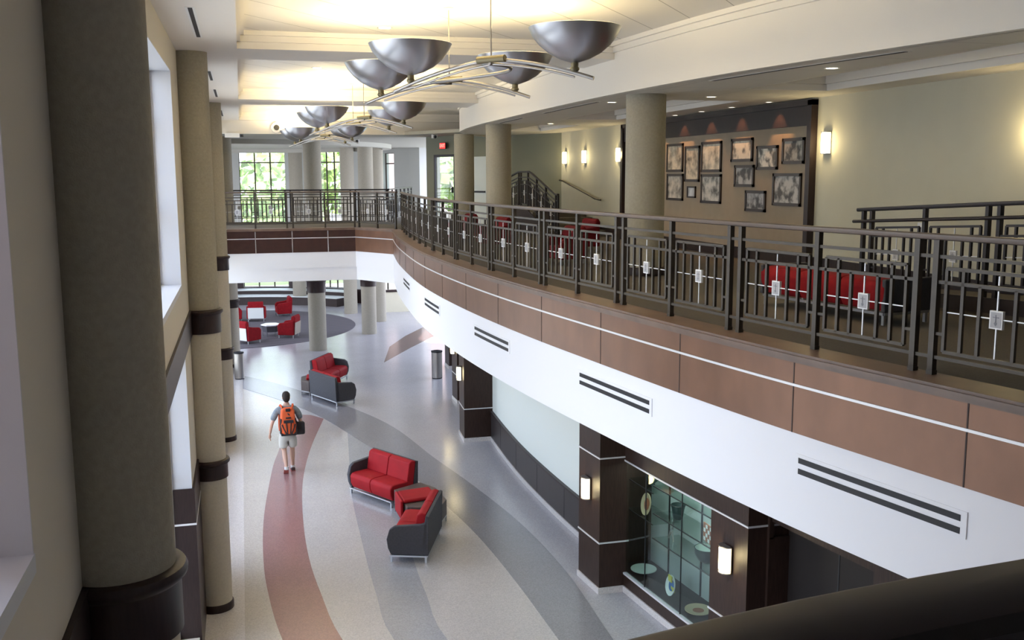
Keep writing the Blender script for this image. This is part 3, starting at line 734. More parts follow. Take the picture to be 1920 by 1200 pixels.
# ramp by the right wall
def zr(s): return Z2 + .02 + .058 * s
ry0 = 10.95
rp_ = [(7.6, ry0), (7.6, 1.0)]
t = thing('ramp', 'dark sided ramp rising along the right wall behind its railing', 'ramp', (8.2, 10.9, Z2))
MB().add([(7.52, ry0 + .1, Z2 - .02), (XW - .03, ry0 + .1, Z2 - .02), (XW - .03, 1, Z2 - .02), (7.52, 1, Z2 - .02), (7.52, ry0 + .1, Z2 + .01), (XW - .03, ry0 + .1, Z2 + .01), (XW - .03, 1, Z2 + .58), (7.52, 1, Z2 + .58)],
         [(0, 1, 2, 3), (4, 5, 6, 7), (0, 4, 7, 3), (1, 2, 6, 5), (0, 1, 5, 4), (3, 2, 6, 7)]).build('ramp_deck', 'carpet', t, world=True)
MB().bar((7.505, ry0 + .1, Z2 + .02), (7.505, 1, Z2 + .52), .03, .16).build('stringer', 'bronze_dark', t, world=True)
guardrail(rp_, 'dark sloping guardrail with grip rail on the ramp at the right edge', [.0, .17, 1.17, 2.17, 2.34, 3.34, 4.34, 4.51, 5.5, 6.5], zr, capm='bronze_dark', metal='bronze_dark', cap_ext=(.12, 0), grip=True, capw=.07)
# short staircase near the far end of the right wall
t = thing('staircase', 'short dark staircase against the right wall beside the wall handrail', 'stairs', (8.0, 24, Z2))
b = MB()
for k in range(4): b.box(7.3, 23.3 + .5 * k, Z2 - .01, XW - .03, 25.3, Z2 + .14 * (k + 1) - .0)
b.box(7.3, 25.25, Z2 - .01, XW - .03, 26.9, Z2 + .56); b.build('steps', 'carpet', t, world=True)
MB().add([(7.27, 22.9, Z2), (7.27, 25.3, Z2 + .62), (7.27, 26.9, Z2 + .62), (7.27, 26.9, Z2), (7.3, 22.9, Z2), (7.3, 25.3, Z2 + .62), (7.3, 26.9, Z2 + .62), (7.3, 26.9, Z2)],
         [(0, 1, 2, 3), (4, 5, 6, 7), (0, 1, 5, 4), (1, 2, 6, 5), (2, 3, 7, 6), (3, 0, 4, 7)]).build('stringer', 'dark_wood', t, world=True)
def zs_(s): return Z2 + (0 if s < .3 else min(.56, (s - .3) * .25)) if s < 3.6 else Z2 + .56 - (s - 3.6) * .16
guardrail([(7.35, 22.7), (7.35, 26.2), (7.30, 27.4), (7.28, 28.8)], 'black sloping stair guardrail peaking behind the middle balcony column', [.1, .27, 1.1, 1.9, 2.7, 3.4, 3.6, 4.6, 5.6], zs_, capm='bronze_dark', metal='bronze_dark', capw=.06)
t = thing('wall_handrail', 'thin dark wall-mounted handrail sloping down the cream wall', 'handrail', (XW - .08, 25, 5.9))
MB().tube([(XW - .09, 26.9, 6.22), (XW - .09, 26.6, 6.2), (XW - .09, 23.9, 5.76), (XW - .09, 23.55, 5.74)], .022, 10).build('rail', 'bronze', t, world=True, smooth=True)
for y, z in ((26.2, 6.12), (25.2, 5.96), (24.2, 5.79)): MB().bar((XW - .09, y, z), (XW - .001, y, z - .05), .016).build('bracket', 'bronze', t, world=True)

# ================================================================== art board and pictures on the right wall
t = thing('display_board', 'large dark-framed beige display board on the right wall behind the pictures', 'board', (XW - .03, 18, Z2))
MB().box(XW - .035, 14.1, Z2, XW - .002, 22.05, 7.15).build('backing', 'board_beige', t, world=True)
MB().box(XW - .09, 14.12, 7.13, XW - .002, 22.05, 7.46).build('header', 'dark_wood', t, world=True)
b = MB().box(XW - .12, 14.0, Z2, XW - .002, 14.12, 7.52).box(XW - .12, 22.03, Z2, XW - .002, 22.15, 7.52).box(XW - .12, 14.0, 7.44, XW - .002, 22.15, 7.53); b.build('surround', 'dark_wood', t, world=True)
tones = [((.72, .62, .45), .22), ((.66, .56, .40), .18), ((.72, .64, .48), .22), ((.70, .62, .48), .12), ((.78, .72, .60), .10), ((.34, .32, .28), .10), ((.60, .55, .46), .2), ((.62, .58, .50), .15),
         ((.45, .43, .40), .10), ((.50, .48, .45), .10), ((.45, .43, .42), .12), ((.75, .75, .75), .4)]
pics = [('upper left-most framed sepia photograph on the board, right of the column', 19.63, 18.83, 7.0, 6.44), ('tall narrow framed sepia photograph, second from the left on the board', 18.73, 18.06, 6.93, 6.24),
        ('upper framed sepia photograph, third from the left on the board', 17.98, 17.14, 6.99, 6.43), ('framed photograph with a curving dark shoreline, top row right of centre', 16.75, 15.95, 7.01, 6.61),
        ('framed photograph with a dark clump on white, second from right in the top row', 15.81, 15.09, 6.85, 6.46), ('dark framed photograph at the top right corner of the board', 14.95, 14.27, 6.95, 6.55),
        ('lower left-most framed pale photograph beside the column', 19.6, 18.8, 6.38, 5.85), ('lower framed photograph beneath the third sepia picture', 17.97, 17.12, 6.37, 5.83),
        ('small dark framed photograph in the middle of the board', 16.6, 15.88, 6.53, 6.16), ('largest framed photograph, at the lower right of the board', 15.22, 14.33, 6.38, 5.86),
        ('lowest framed photograph on the board', 16.17, 15.45, 6.08, 5.73), ('tiny framed white text card under the tall picture', 18.59, 18.21, 6.13, 5.92)]
for i, (l, y1, y0, z1, z0) in enumerate(pics):
    photo_mat('print_%d' % i, i + 1, *tones[i])
    z0 -= .02; yc, zc = (y0 + y1) / 2, (z0 + z1) / 2; hw, hh = (y1 - y0) / 2, (z1 - z0) / 2; fx = XW - .036
    t = thing('framed_picture', l, 'picture', (fx, yc, zc), 0, 'framed photographs on the display board'); w = .05 if i < 11 else .03
    b = MB().box(-.03, -hw, -hh, 0, -hw + w, hh).box(-.03, hw - w, -hh, 0, hw, hh).box(-.03, -hw, -hh, 0, hw, -hh + w).box(-.03, -hw, hh - w, 0, hw, hh); b.build('frame', 'frame_dark', t)
    MB().box(-.014, -hw + w, -hh + w, -.002, hw - w, hh - w).build('print', 'print_%d' % i, t)

# ================================================================== wall sconces
def sconce(loc, nx, label, group, power=14):
    """nx: heading of the outward normal (plan angle of local +X)"""
    t = thing('wall_sconce', label, 'wall lamp', loc, nx, group)
    MB().box(0, -.10, -.17, .012, .10, .17).build('back_plate', 'brushed', t)
    MB().lathe([(.085, -.16), (.095, -.13), (.095, .13), (.085, .16)], (.01, 0, 0), 20, -PI / 2, PI / 2, close=False).build('lamp_shade', 'lamp_glass', t, smooth=True)
    MB().lathe([(.001, .16), (.1, .16), (.1, .175), (.001, .175)], (.01, 0, 0), 20, -PI / 2, PI / 2, close=False).build('top_cap', 'brushed', t)
    MB().lathe([(.001, -.172), (.1, -.172), (.1, -.16), (.001, -.16)], (.01, 0, 0), 20, -PI / 2, PI / 2, close=False).build('bottom_cap', 'brushed', t)
    l = bpy.data.lights.new('sconce_light', 'POINT'); l.energy = power; l.color = (1, .80, .42); l.shadow_soft_size = .08
    o = bpy.data.objects.new('sconce_light', l); COL.objects.link(o); o.parent = t; o.location = (.22, 0, 0)
for y, l in ((9.48, 'glowing wall sconce cut by the right edge of the photo'), (13.70, 'glowing wall sconce just right of the framed display board'), (22.48, 'glowing wall sconce left of the display board, nearest the column'),
             (24.95, 'middle of the three far glowing wall sconces'), (26.6, 'far left glowing wall sconce at the corner of the cream wall')):
    sconce((XW, y, 6.84), PI, l, 'sconces on the upper cream wall', 9)
for y, off, z, l in ((13.92, 1.33, 1.58, 'glowing sconce on the dark pilaster left of the display case'), (10.42, 1.48, 1.72, 'glowing sconce on the dark pilaster right of the display case'),
                  (23.0, 1.33, 1.62, 'glowing sconce on the dark pilaster before the pale curved wall')):
    x, yy, h = foff(off - .013, y); sconce((x, y, z), PI - h, l, 'sconces on the ground floor pilasters', 6)
sconce((5.61, 26.95, 1.55), PI, 'farthest sconce partly hidden under the white balcony band, near the metal bin', 'sconces on the ground floor pilasters', 6)
sconce((3.98, 40.1, 2.0), PI, 'tiny distant sconce glowing on the far column', 'sconces on the ground floor pilasters', 5) if False else None

# ================================================================== display case and its contents
def fp(off, y): p = foff(off, y); return p[0], p[1]
x0, y0c, hd = foff(1.8, 12.5)
t = thing('display_case', 'glass display case built into the dark timber wall, with glass shelves', 'display case', (x0, y0c, .1))
b = MB(); shell(b, 2.36, 2.40, 11.12, 13.9, .1, 2.3); b.build('back_panel', 'backdrop_grey', t, world=True)
b = MB(); shell(b, 1.8, 2.38, 11.12, 13.9, .27, .30); b.build('plinth', 'dark_wood', t, world=True)
b = MB(); shell(b, 1.8, 2.38, 11.12, 13.9, 2.12, 2.16); b.build('case_top', 'panel_wood', t, world=True)
for z, ya, yb in ((1.02, 11.2, 13.0), (1.40, 11.2, 13.0), (1.82, 11.2, 13.0), (1.22, 13.0, 13.8), (1.70, 13.0, 13.8)):
    b = MB(); shell(b, 1.92, 2.34, ya, yb, z, z + .012); b.build('glass_shelf', 'case_glass', t, world=True)
    b = MB(); shell(b, 1.912, 1.922, ya, yb, z - .002, z + .014); b.build('shelf_edge', 'bronze_dark', t, world=True)
for ya, yb in ((11.16, 11.93), (11.93, 12.91), (12.91, 13.84)):
    b = MB(); shell(b, 1.755, 1.763, ya + .006, yb - .006, .31, 2.09); b.build('glass_door', 'case_glass', t, world=True)
for ya in (11.93, 12.91): b = MB(); shell(b, 1.752, 1.766, ya - .006, ya + .006, .31, 2.09, 1); b.build('door_edge', 'black', t, world=True)
for ya in (11.6, 12.4, 13.3): b = MB(); shell(b, 2.34, 2.358, ya - .01, ya + .01, .31, 2.09, 1); b.build('shelf_standard', 'bronze_dark', t, world=True)
b = MB(); shell(b, 1.72, 1.775, 11.12, 13.86, .28, .31); b.build('bottom_track', 'silver_bright', t, world=True); b = MB(); shell(b, 1.72, 1.775, 11.12, 13.86, 2.075, 2.1); b.build('top_track', 'silver_bright', t, world=True)
def item(name, label, cat, y, z, off=2.12): x, yy = fp(off, y); return thing(name, label, cat, (x, yy, z), 0, 'objects in the display case')
def disc(t, r, m, m2, part='plate'):
    b = MB().lathe([(.001, 0), (r * .6, .004), (r, .03), (r, .04), (r * .6, .016), (.001, .014)], (0, 0, 0), 28); o = b.build(part, m, t, smooth=True); o.rotation_euler = (0, -PI / 2 + .2, 0); o.location = (0, 0, r)
    b = MB().lathe([(.001, .018), (r * .35, .022), (r * .55, .02)], (0, 0, 0), 20, close=False); q = b.build('motif', m2, o, smooth=True)
    return o
t = item('decorative_plate', 'round tan decorative plate standing on the left case shelf', 'plate', 13.4, 1.232 - .37, 2.05); t.location.z = 1.232 - .37 + .37; disc(t, .17, 'ceramic_tan', 'ceramic_rust')
t = item('decorative_plate', 'blue and yellow round plate standing on the case floor', 'plate', 12.55, .302, 2.0); disc(t, .15, 'ceramic_white', 'ceramic_blue'); MB().box(-.03, -.02, .2, -.012, .09, .29).box(-.03, -.11, .08, -.012, -.01, .15).build('motif', 'ceramic_yellow', t)
t = item('decorative_plate', 'pale flat dish lying on the case floor at the left', 'plate', 13.5, .302, 2.05); MB().lathe([(.001, 0), (.12, .005), (.2, .03), (.2, .04), (.12, .02), (.001, .018)], (0, 0, 0), 28).build('dish', 'light_panel', t, smooth=True)
t = item('decorative_plate', 'tan patterned dish lying on the case floor at the right', 'plate', 11.95, .302, 2.05); MB().lathe([(.001, 0), (.12, .005), (.19, .03), (.19, .04), (.12, .02), (.001, .018)], (0, 0, 0), 28).build('dish', 'ceramic_tan', t, smooth=True); MB().lathe([(.001, .02), (.08, .022)], (0, 0, 0), 20, close=False).build('motif', 'ceramic_rust', t)
t = item('clay_pot', 'dark flared pot on the middle glass shelf', 'pot', 12.65, 1.414); MB().lathe([(.055, 0), (.07, .02), (.09, .14), (.105, .21), (.10, .215), (.08, .14), (.05, .03), (.001, .02)], (0, 0, 0), 24).build('pot_body', 'ceramic_dark', t, smooth=True); MB().lathe([(.10, .205), (.11, .212), (.10, .22)], (0, 0, 0), 24, close=False).build('rim', 'bronze_dark', t)
t = item('clay_bowl', 'dark rounded bowl with a pale inside on the lower right shelf', 'bowl', 11.9, 1.034); MB().lathe([(.05, 0), (.12, .05), (.165, .14), (.17, .22), (.16, .22), (.15, .13), (.1, .06), (.001, .04)], (0, 0, 0), 28).build('bowl_body', 'ceramic_dark', t, smooth=True); MB().lathe([(.001, .05), (.14, .15), (.158, .219)], (0, 0, 0), 24, close=False).build('lining', 'light_panel', t, smooth=True)
t = item('figurine', 'small silver leaning figurine on the lower glass shelf', 'figurine', 12.8, 1.034)
MB().tube([(0, .12, 0), (0, .06, .10), (0, 0, .18), (0, -.02, .27)], [.012, .02, .028, .02], 8).tube([(0, -.05, 0), (0, -.02, .09), (0, 0, .18)], [.012, .016, .022], 8).build('body', 'silver', t, smooth=True)
MB().ell((0, -.03, .31), .025, .025, .035).build('head', 'silver', t, smooth=True); MB().tube([(0, 0, .25), (0, .1, .22), (0, .15, .28)], .01, 6).build('arm', 'silver', t, smooth=True)
t = item('wall_hanging', 'small patterned rust and green panel on the right case shelf', 'ornament', 11.68, 1.414, 2.0); MB().box(-.01, -.13, .0, .01, .13, .25).build('panel', 'ceramic_rust', t); b = MB()
for i in range(4):
    for j in range(4):
        if (i + j) % 2: b.box(-.014, -.12 + i * .06, .01 + j * .06, -.01, -.07 + i * .06, .06 + j * .06)
b.build('motif', 'ceramic_white', t)
t = item('vase', 'brown rounded vase at the top left of the glass shelves', 'vase', 13.0, 1.834, 2.15); MB().lathe([(.04, 0), (.09, .05), (.09, .1), (.04, .16), (.05, .2), (.04, .2), (.001, .1)], (0, 0, 0), 24).build('vase_body', 'ceramic_rust', t, smooth=True); MB().lathe([(.048, .19), (.056, .2), (.048, .21)], (0, 0, 0), 24, close=False).build('rim', 'ceramic_tan', t)
t = item('vase', 'dark round pot on the top right shelf of the case', 'vase', 11.55, 1.834, 2.15); MB().lathe([(.05, 0), (.12, .06), (.12, .12), (.07, .18), (.06, .18), (.001, .1)], (0, 0, 0), 24).build('vase_body', 'ceramic_dark', t, smooth=True)
t = item('dried_plant', 'spiky dark dried plant ornament on the upper left shelf', 'plant', 13.35, 1.712, 2.1)
b = MB()
for k in range(14): a = k * 2.4; b.bar((0, 0, .02), (.09 * math.cos(a), .12 * math.sin(a), .08 + .06 * (k % 3)), .008)
b.build('stems', 'ceramic_dark', t); MB().cyl((0, 0, 0), .03, .03).build('base', 'ceramic_dark', t)
l = bpy.data.lights.new('case_light', 'AREA'); l.shape = 'RECTANGLE'; l.size = .08; l.size_y = 2.4; l.energy = 18; l.color = (.85, 1, .95)
o = bpy.data.objects.new('case_light', l); COL.objects.link(o); x, y = fp(1.95, 12.5); o.location = (x, y, 2.11); o.rotation_euler = (0, 0, -hd)

# ================================================================== seating
def loveseat(name, label, loc, rz, length=1.40, depth=.68, arms=('l',), body='charcoal', seat='red_vinyl', nseat=2, back=True, group=None, cat='sofa'):
    """local +Y is the way it faces, origin under its centre"""
    t = thing(name, label, cat, loc, rz, group); L, D = length / 2, depth / 2; aw = .085
    l0 = -L + (aw if 'l' in arms else 0); l1 = L - (aw if 'r' in arms else 0)
    b = MB()
    for y in (-D + .03, D - .03): b.bar((-L + .03, y, .115), (L - .03, y, .115), .028)
    for x in (-L + .03, L - .03): b.bar((x, -D + .03, .115), (x, D - .03, .115), .028)
    b.build('base_rail', 'chrome', t)
    for x in (-L + .05, L - .05):
        for y in (-D + .05, D - .05): MB().box(x - .016, y - .016, 0, x + .016, y + .016, .11).build('leg', 'chrome', t)
    MB().box(l0 + .01, -D + .05, .13, l1 - .01, D - .12, .30).build('seat_base', body, t, bevel=.02)
    w = (l1 - l0) / nseat
    for k in range(nseat):
        a, c = l0 + k * w + .004, l0 + (k + 1) * w - .004
        b = MB(); prof = [(-D + .10, .20), (-D + .10, .44), (D - .12, .455), (D - .03, .44), (D + .01, .38), (D + .0, .25), (D - .05, .14), (D - .11, .135)]
        n = len(prof); b.add([(a, y, z) for y, z in prof] + [(c, y, z) for y, z in prof], [tuple(range(n)), tuple(range(n, 2 * n))[::-1]] + [(i, n + i, n + (i + 1) % n, (i + 1) % n) for i in range(n)])
        b.build('seat_cushion', seat, t, bevel=.025, seg=3)
        if back:
            b = MB(); prof = [(-D + .10, .40), (-D + .04, .82), (-D + .13, .84), (-D + .20, .80), (-D + .27, .44)]; n = len(prof)
            b.add([(a, y, z) for y, z in prof] + [(c, y, z) for y, z in prof], [tuple(range(n)), tuple(range(n, 2 * n))[::-1]] + [(i, n + i, n + (i + 1) % n, (i + 1) % n) for i in range(n)])
            b.build('back_cushion', seat, t, bevel=.022, seg=3)
    if not back:
        for s in (-1, 1): MB().box(s * (L + .005), -D, .13, s * (L - .05), D, .47).build('end_panel', body, t, bevel=.015)
    if back:
        b = MB(); prof = [(-D, .135), (-D - .01, .45), (-D - .02, .81), (-D + .035, .825), (-D + .10, .45), (-D + .10, .135)]; n = len(prof); a, c = -L + (.0 if 'l' in arms else 0), L
        b.add([(a, y, z) for y, z in prof] + [(c, y, z) for y, z in prof], [tuple(range(n)), tuple(range(n, 2 * n))[::-1]] + [(i, n + i, n + (i + 1) % n, (i + 1) % n) for i in range(n)])
        b.build('backrest', body, t, bevel=.012)
    for s in arms:
        x0, x1 = (-L, -L + aw) if s == 'l' else (L - aw, L)
        b = MB(); prof = [(-D + .02, .135), (-D, .72), (-D + .12, .67), (D - .12, .63), (D - .03, .57), (D + .02, .40), (D - .0, .25), (D - .05, .135)]; n = len(prof)
        b.add([(x0, y, z) for y, z in prof] + [(x1, y, z) for y, z in prof], [tuple(range(n)), tuple(range(n, 2 * n))[::-1]] + [(i, n + i, n + (i + 1) % n, (i + 1) % n) for i in range(n)])
        b.build('armrest', body, t, bevel=.02, seg=3)
    return t
def face_rz(fx, fy): return math.atan2(-fx, fy)
GA = 'red and charcoal seating in the hall'
# near group: A, wedge, B
def place_seat(p_l, p_r, **k):
    """p_l, p_r: front-line ends as seen by a sitter facing out (left, right)"""
    depth = k.get('depth', .68); d = Vector((p_r[0] - p_l[0], p_r[1] - p_l[1])); ln = d.length; d.normalize(); f = Vector((-d.y, d.x)); c = Vector(((p_l[0] + p_r[0]) / 2, (p_l[1] + p_r[1]) / 2)) - f * depth / 2
    return (c.x, c.y, .006), face_rz(f.x, f.y), ln
loc, rz, ln = place_seat((2.53, 18.27), (1.83, 19.47))
# sitter faces -X-ish: left hand is towards the camera
loveseat('loveseat', 'red two-seat loveseat facing left, charcoal arm at its far end', loc, rz, ln, arms=('r',) if False else ('r',), group=GA)
loc, rz, ln = place_seat((2.09, 15.62), (2.58, 16.93))
loveseat('loveseat', 'loveseat seen from its charcoal back and end, nearest the camera', loc, rz, ln, arms=('l',), group=GA)
def wedge(label, poly, band, label_group=GA):
    cx = sum(p[0] for p in poly) / len(poly); cy = sum(p[1] for p in poly) / len(poly); t = thing('wedge_table', label, 'table', (cx, cy, .006), 0, label_group)
    q = [(cx + (x - cx) * .97, cy + (y - cy) * .97) for x, y in poly]
    MB().prism(q, .13, .43).build('table_body', 'table_brown', t, world=True, bevel=.015)
    b = MB(); r_ = [(cx + (x - cx) * .93, cy + (y - cy) * .93) for x, y in poly]
    for a, c in zip(r_, r_[1:] + r_[:1]): b.bar((a[0], a[1], .12), (c[0], c[1], .12), .025)
    b.build('base_rail', 'chrome', t, world=True)
    for x, y in r_: MB().box(x - .015, y - .015, .006, x + .015, y + .015, .12).build('leg', 'chrome', t, world=True)
    a, b_, c, d = band
    MB().prism([a, b_, c, d], .43, .50).build('red_pad', 'red_vinyl', t, world=True, bevel=.03, seg=3)
    f = Vector((a[0] - d[0], a[1] - d[1])); f.normalize(); p = [a, b_, (b_[0] + f.x * .06, b_[1] + f.y * .06), (a[0] + f.x * .06, a[1] + f.y * .06)]
    MB().prism(p, .13, .495).build('red_front', 'red_vinyl', t, world=True, bevel=.025, seg=3)
    return t
wedge('brown wedge table with a raised red pad between the two near loveseats', [(2.56, 18.16), (3.14, 18.50), (3.38, 18.05), (3.44, 17.3), (3.24, 16.88), (2.64, 17.06)], ((2.60, 17.85), (2.62, 17.25), (3.26, 17.38), (3.22, 17.95)))
# farther group
loc, rz, ln = place_seat((2.36, 29.75), (3.04, 30.95)) if False else place_seat((3.04, 30.9), (2.34, 29.65))
loc2, rz2, ln2 = place_seat((3.04, 30.95), (2.40, 29.72))
loveseat('loveseat', 'far red loveseat opening to the right, in front of the grey column', loc2, rz2, ln2, arms=('l',), group=GA)
loc, rz, ln = place_seat((2.27, 28.80), (2.90, 27.42))
loveseat('loveseat', 'far loveseat with its charcoal back turned to the camera', loc, rz, ln, depth=.64, arms=('r',), group=GA)
wedge('wedge table with a red pad at the corner of the far pair of loveseats', [(1.66, 28.72), (2.22, 28.98), (2.32, 29.5), (1.74, 29.90), (1.48, 29.6), (1.44, 29.0)], ((2.22, 29.05), (2.26, 29.42), (1.66, 29.6), (1.60, 29.0)))
# upstairs bench
loveseat('bench_sofa', 'long red backless bench with charcoal ends behind the balcony railing', ((5.84 + 6.14) / 2 + .33, (10.36 + 8.45) / 2 + .06, Z2), face_rz(-.988, -.155), 1.95, .66, ('l', 'r') if False else (), 'charcoal', 'red_fabric', 3, False, cat='bench')


def armchair(label, loc, f, panel='light_panel', fab='red_fabric', group='red armchairs around the rotunda rug'):
    t = thing('armchair', label, 'armchair', loc, face_rz(*f), group)
    for x in (-.33, .33):
        for y in (-.30, .28): MB().box(x - .015, y - .015, 0, x + .015, y + .015, .13).build('leg', 'chrome', t)
    MB().box(-.30, -.28, .12, .30, .30, .42).build('seat', fab, t, bevel=.04, seg=3)
    b = MB(); prof = [(-.36, .13), (-.40, .80), (-.34, .90), (-.24, .86), (-.18, .42), (-.2, .13)]; n = len(prof)
    b.add([(-.33, y, z) for y, z in prof] + [(.33, y, z) for y, z in prof], [tuple(range(n)), tuple(range(n, 2 * n))[::-1]] + [(i, n + i, n + (i + 1) % n, (i + 1) % n) for i in range(n)]); b.build('backrest', fab, t, bevel=.035, seg=3)
    for s in (-1, 1):
        x0, x1 = sorted((s * .30, s * .40)); b = MB(); prof = [(-.34, .12), (-.34, .70), (-.1, .64), (.24, .60), (.32, .5), (.30, .12)]; n = len(prof)
        b.add([(x0, y, z) for y, z in prof] + [(x1, y, z) for y, z in prof], [tuple(range(n)), tuple(range(n, 2 * n))[::-1]] + [(i, n + i, n + (i + 1) % n, (i + 1) % n) for i in range(n)]); b.build('armrest', fab, t, bevel=.03, seg=3)
    if panel: b = MB().add([(-.34, -.375, .14), (.34, -.375, .14), (.34, -.41, .62), (-.34, -.41, .62), (-.34, -.36, .14), (.34, -.36, .14), (.34, -.395, .62), (-.34, -.395, .62)], [(0, 1, 2, 3), (4, 5, 6, 7), (0, 1, 5, 4), (1, 2, 6, 5), (2, 3, 7, 6), (3, 0, 4, 7)]); b.build('back_panel', panel, t)
    return t
armchair('red armchair with pale back panel facing away, behind the others on the rug', (.42, 44.9, .012), (.1, 1))
armchair('red armchair at the right rear of the rug, turned to the left', (1.62, 46.2, .012), (-1, -.1), None)
armchair('red armchair with a white side panel at the front left of the rug', (.02, 38.9, .012), (.75, .65))
armchair('red armchair with a tan back panel beside the low white table', (1.58, 39.9, .012), (-.9, .35), 'tan_panel')
armchair('red armchair half hidden by the left columns on the rug', (-.55, 45.0, .012), (.9, .1), None)
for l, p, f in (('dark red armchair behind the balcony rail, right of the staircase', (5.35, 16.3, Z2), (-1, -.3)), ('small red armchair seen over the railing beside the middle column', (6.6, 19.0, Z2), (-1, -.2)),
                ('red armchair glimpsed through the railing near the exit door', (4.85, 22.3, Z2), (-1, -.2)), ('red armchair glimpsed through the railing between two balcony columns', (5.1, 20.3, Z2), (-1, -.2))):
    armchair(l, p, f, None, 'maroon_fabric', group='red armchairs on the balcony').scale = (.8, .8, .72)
t = thing('coffee_table', 'low table with a glossy white top on the round rug', 'table', (.92, 40.5, .012))
MB().lathe([(.36, .40), (.40, .42), (.40, .45), (.38, .46), (.001, .46)], (0, 0, 0), 6).build('table_top', 'white_top', t); MB().lathe([(.33, .16), (.36, .40)], (0, 0, 0), 6).build('table_body', 'charcoal', t)
for k in range(6): a = k * PI / 3; MB().bar((.32 * math.cos(a), .32 * math.sin(a), 0), (.32 * math.cos(a), .32 * math.sin(a), .17), .025).build('leg', 'chrome', t)
# trash bins
def bin_(label, loc, r, h):
    t = thing('trash_bin', label, 'trash bin', loc, 0, 'metal trash bins')
    MB().lathe([(r, .03), (r, h - .04)], (0, 0, 0), 32).build('body', 'brushed', t, smooth=True); MB().lathe([(r + .008, h - .04), (r + .01, h), (r * .6, h + .01), (r * .55, h - .02), (.001, h - .03)], (0, 0, 0), 32, close=False).build('lid', 'black', t, smooth=True)
    MB().cyl((0, 0, 0), r - .01, .035).build('base_ring', 'black', t); return t
bin_('brushed metal trash bin by the left columns', (-.30, 31.9, .007), .15, .86); bin_('brushed metal trash bin under the balcony on the right', (6.12, 32.9, 0) if False else (5.75, 30.3, 0), .17, .88)

# ================================================================== pendant chandeliers
def chandelier(label, cx, cy, k=1.0):
    t = thing('chandelier', label, 'pendant lamp', (cx, cy, 7.4), 0, 'four-bowl chandeliers over the hall')
    bowls = [(-.62, -.25), (-.68, 1.60), (.68, -1.75), (.72, .50)]
    kn = [(.0, -1.25), (.02, .85)]
    prof = [(.03, 0), (.14, .035), (.245, .09), (.335, .165), (.40, .245), (.435, .32)]
    inner = [(r - .008, z + .006) for r, z in prof][::-1]
    for i, (x, y) in enumerate(bowls):
        b = MB().lathe(prof + inner, (0, 0, 0), 48, close=False); o = b.build('bowl_shade', 'aluminium', t, smooth=True); o.location = (x, y, 0)
        c = MB().cyl((0, 0, -.05), .035, .06).ell((0, 0, -.055), .045, .045, .03).build('bowl_mount', 'gold_joint', o, smooth=True)
        MB().cyl((0, 0, .01), .06, .05).build('bulb', 'bulb', o)
        l = bpy.data.lights.new('bowl_light', 'POINT'); l.energy = 105; l.color = (1, .80, .43); l.shadow_soft_size = .10
        q = bpy.data.objects.new('bowl_light', l); COL.objects.link(q); q.parent = t; q.location = (x, y, .22)
    for (a, c), (kx, ky) in (((bowls[0], bowls[2]), kn[0]), ((bowls[1], bowls[3]), kn[1])):
        A, C_ = Vector((a[0], a[1], -.06)), Vector((c[0], c[1], -.06)); K = Vector((kx, ky, .07)); dA = (A - K) * .22; dC = (C_ - K) * .22
        def quad(P, Q, lift, n=10):
            mid = (P + Q) / 2 + Vector((0, 0, lift)); return [((1 - t_) ** 2 * P + 2 * t_ * (1 - t_) * mid + t_ * t_ * Q) for t_ in [i / n for i in range(n + 1)]]
        pts = quad(A + dA + Vector((0, 0, -.06)), K, .07) + quad(K, C_ + dC + Vector((0, 0, -.06)), .07)[1:]
        MB().tube(pts, .019, 10).build('arm', 'brushed', t, smooth=True)
        MB().tube([(p.x + .02, p.y, p.z - .045) for p in pts[2:-2]], .011, 8).build('arm_rib', 'brushed', t, smooth=True)
        d = (C_ - A); d.z = 0; d.normalize(); MB().tube([K - d * .16, K + d * .16], .035, 12).build('knuckle', 'gold_joint', t, smooth=True)
        MB().tube([(kx, ky, .07), (kx, ky, .86)], .008, 8).build('rod', 'brushed', t, smooth=True); MB().cyl((kx, ky, .855), .06, .02).build('canopy', 'paint_white', t, smooth=True)
    k0, k1 = kn
    lp = [(k0[0] - .02, k0[1] + .0, .03), (k0[0] + .22, k0[1] + .15, .02), (k0[0] + .25, k0[1] + .45, .0), (0, (k0[1] + k1[1]) / 2, -.01), (k1[0] - .25, k1[1] - .45, -.0), (k1[0] - .22, k1[1] - .15, .02), (k1[0] + .02, k1[1], .03)]
    sp = []
    P = [Vector(p) for p in lp]; P = [P[0]] + P + [P[-1]]
    for i in range(1, len(P) - 2):
        for q in range(6):
            u = q / 6; a, b_, c, d = P[i - 1], P[i], P[i + 1], P[i + 2]; sp.append(.5 * ((2 * b_) + (c - a) * u + (2 * a - 5 * b_ + 4 * c - d) * u * u + (3 * b_ - a - 3 * c + d) * u ** 3))
    sp.append(P[-1]); MB().tube(sp, .019, 10).build('link_arm', 'brushed', t, smooth=True)
    return t
chandelier('nearest chandelier of four brushed metal bowls over the hall', 2.38, 10.75)
chandelier('middle four-bowl chandelier, above the far half of the hall', 2.33, 20.6)
chandelier('farthest four-bowl chandelier, near the bridge', 2.30, 29.4)

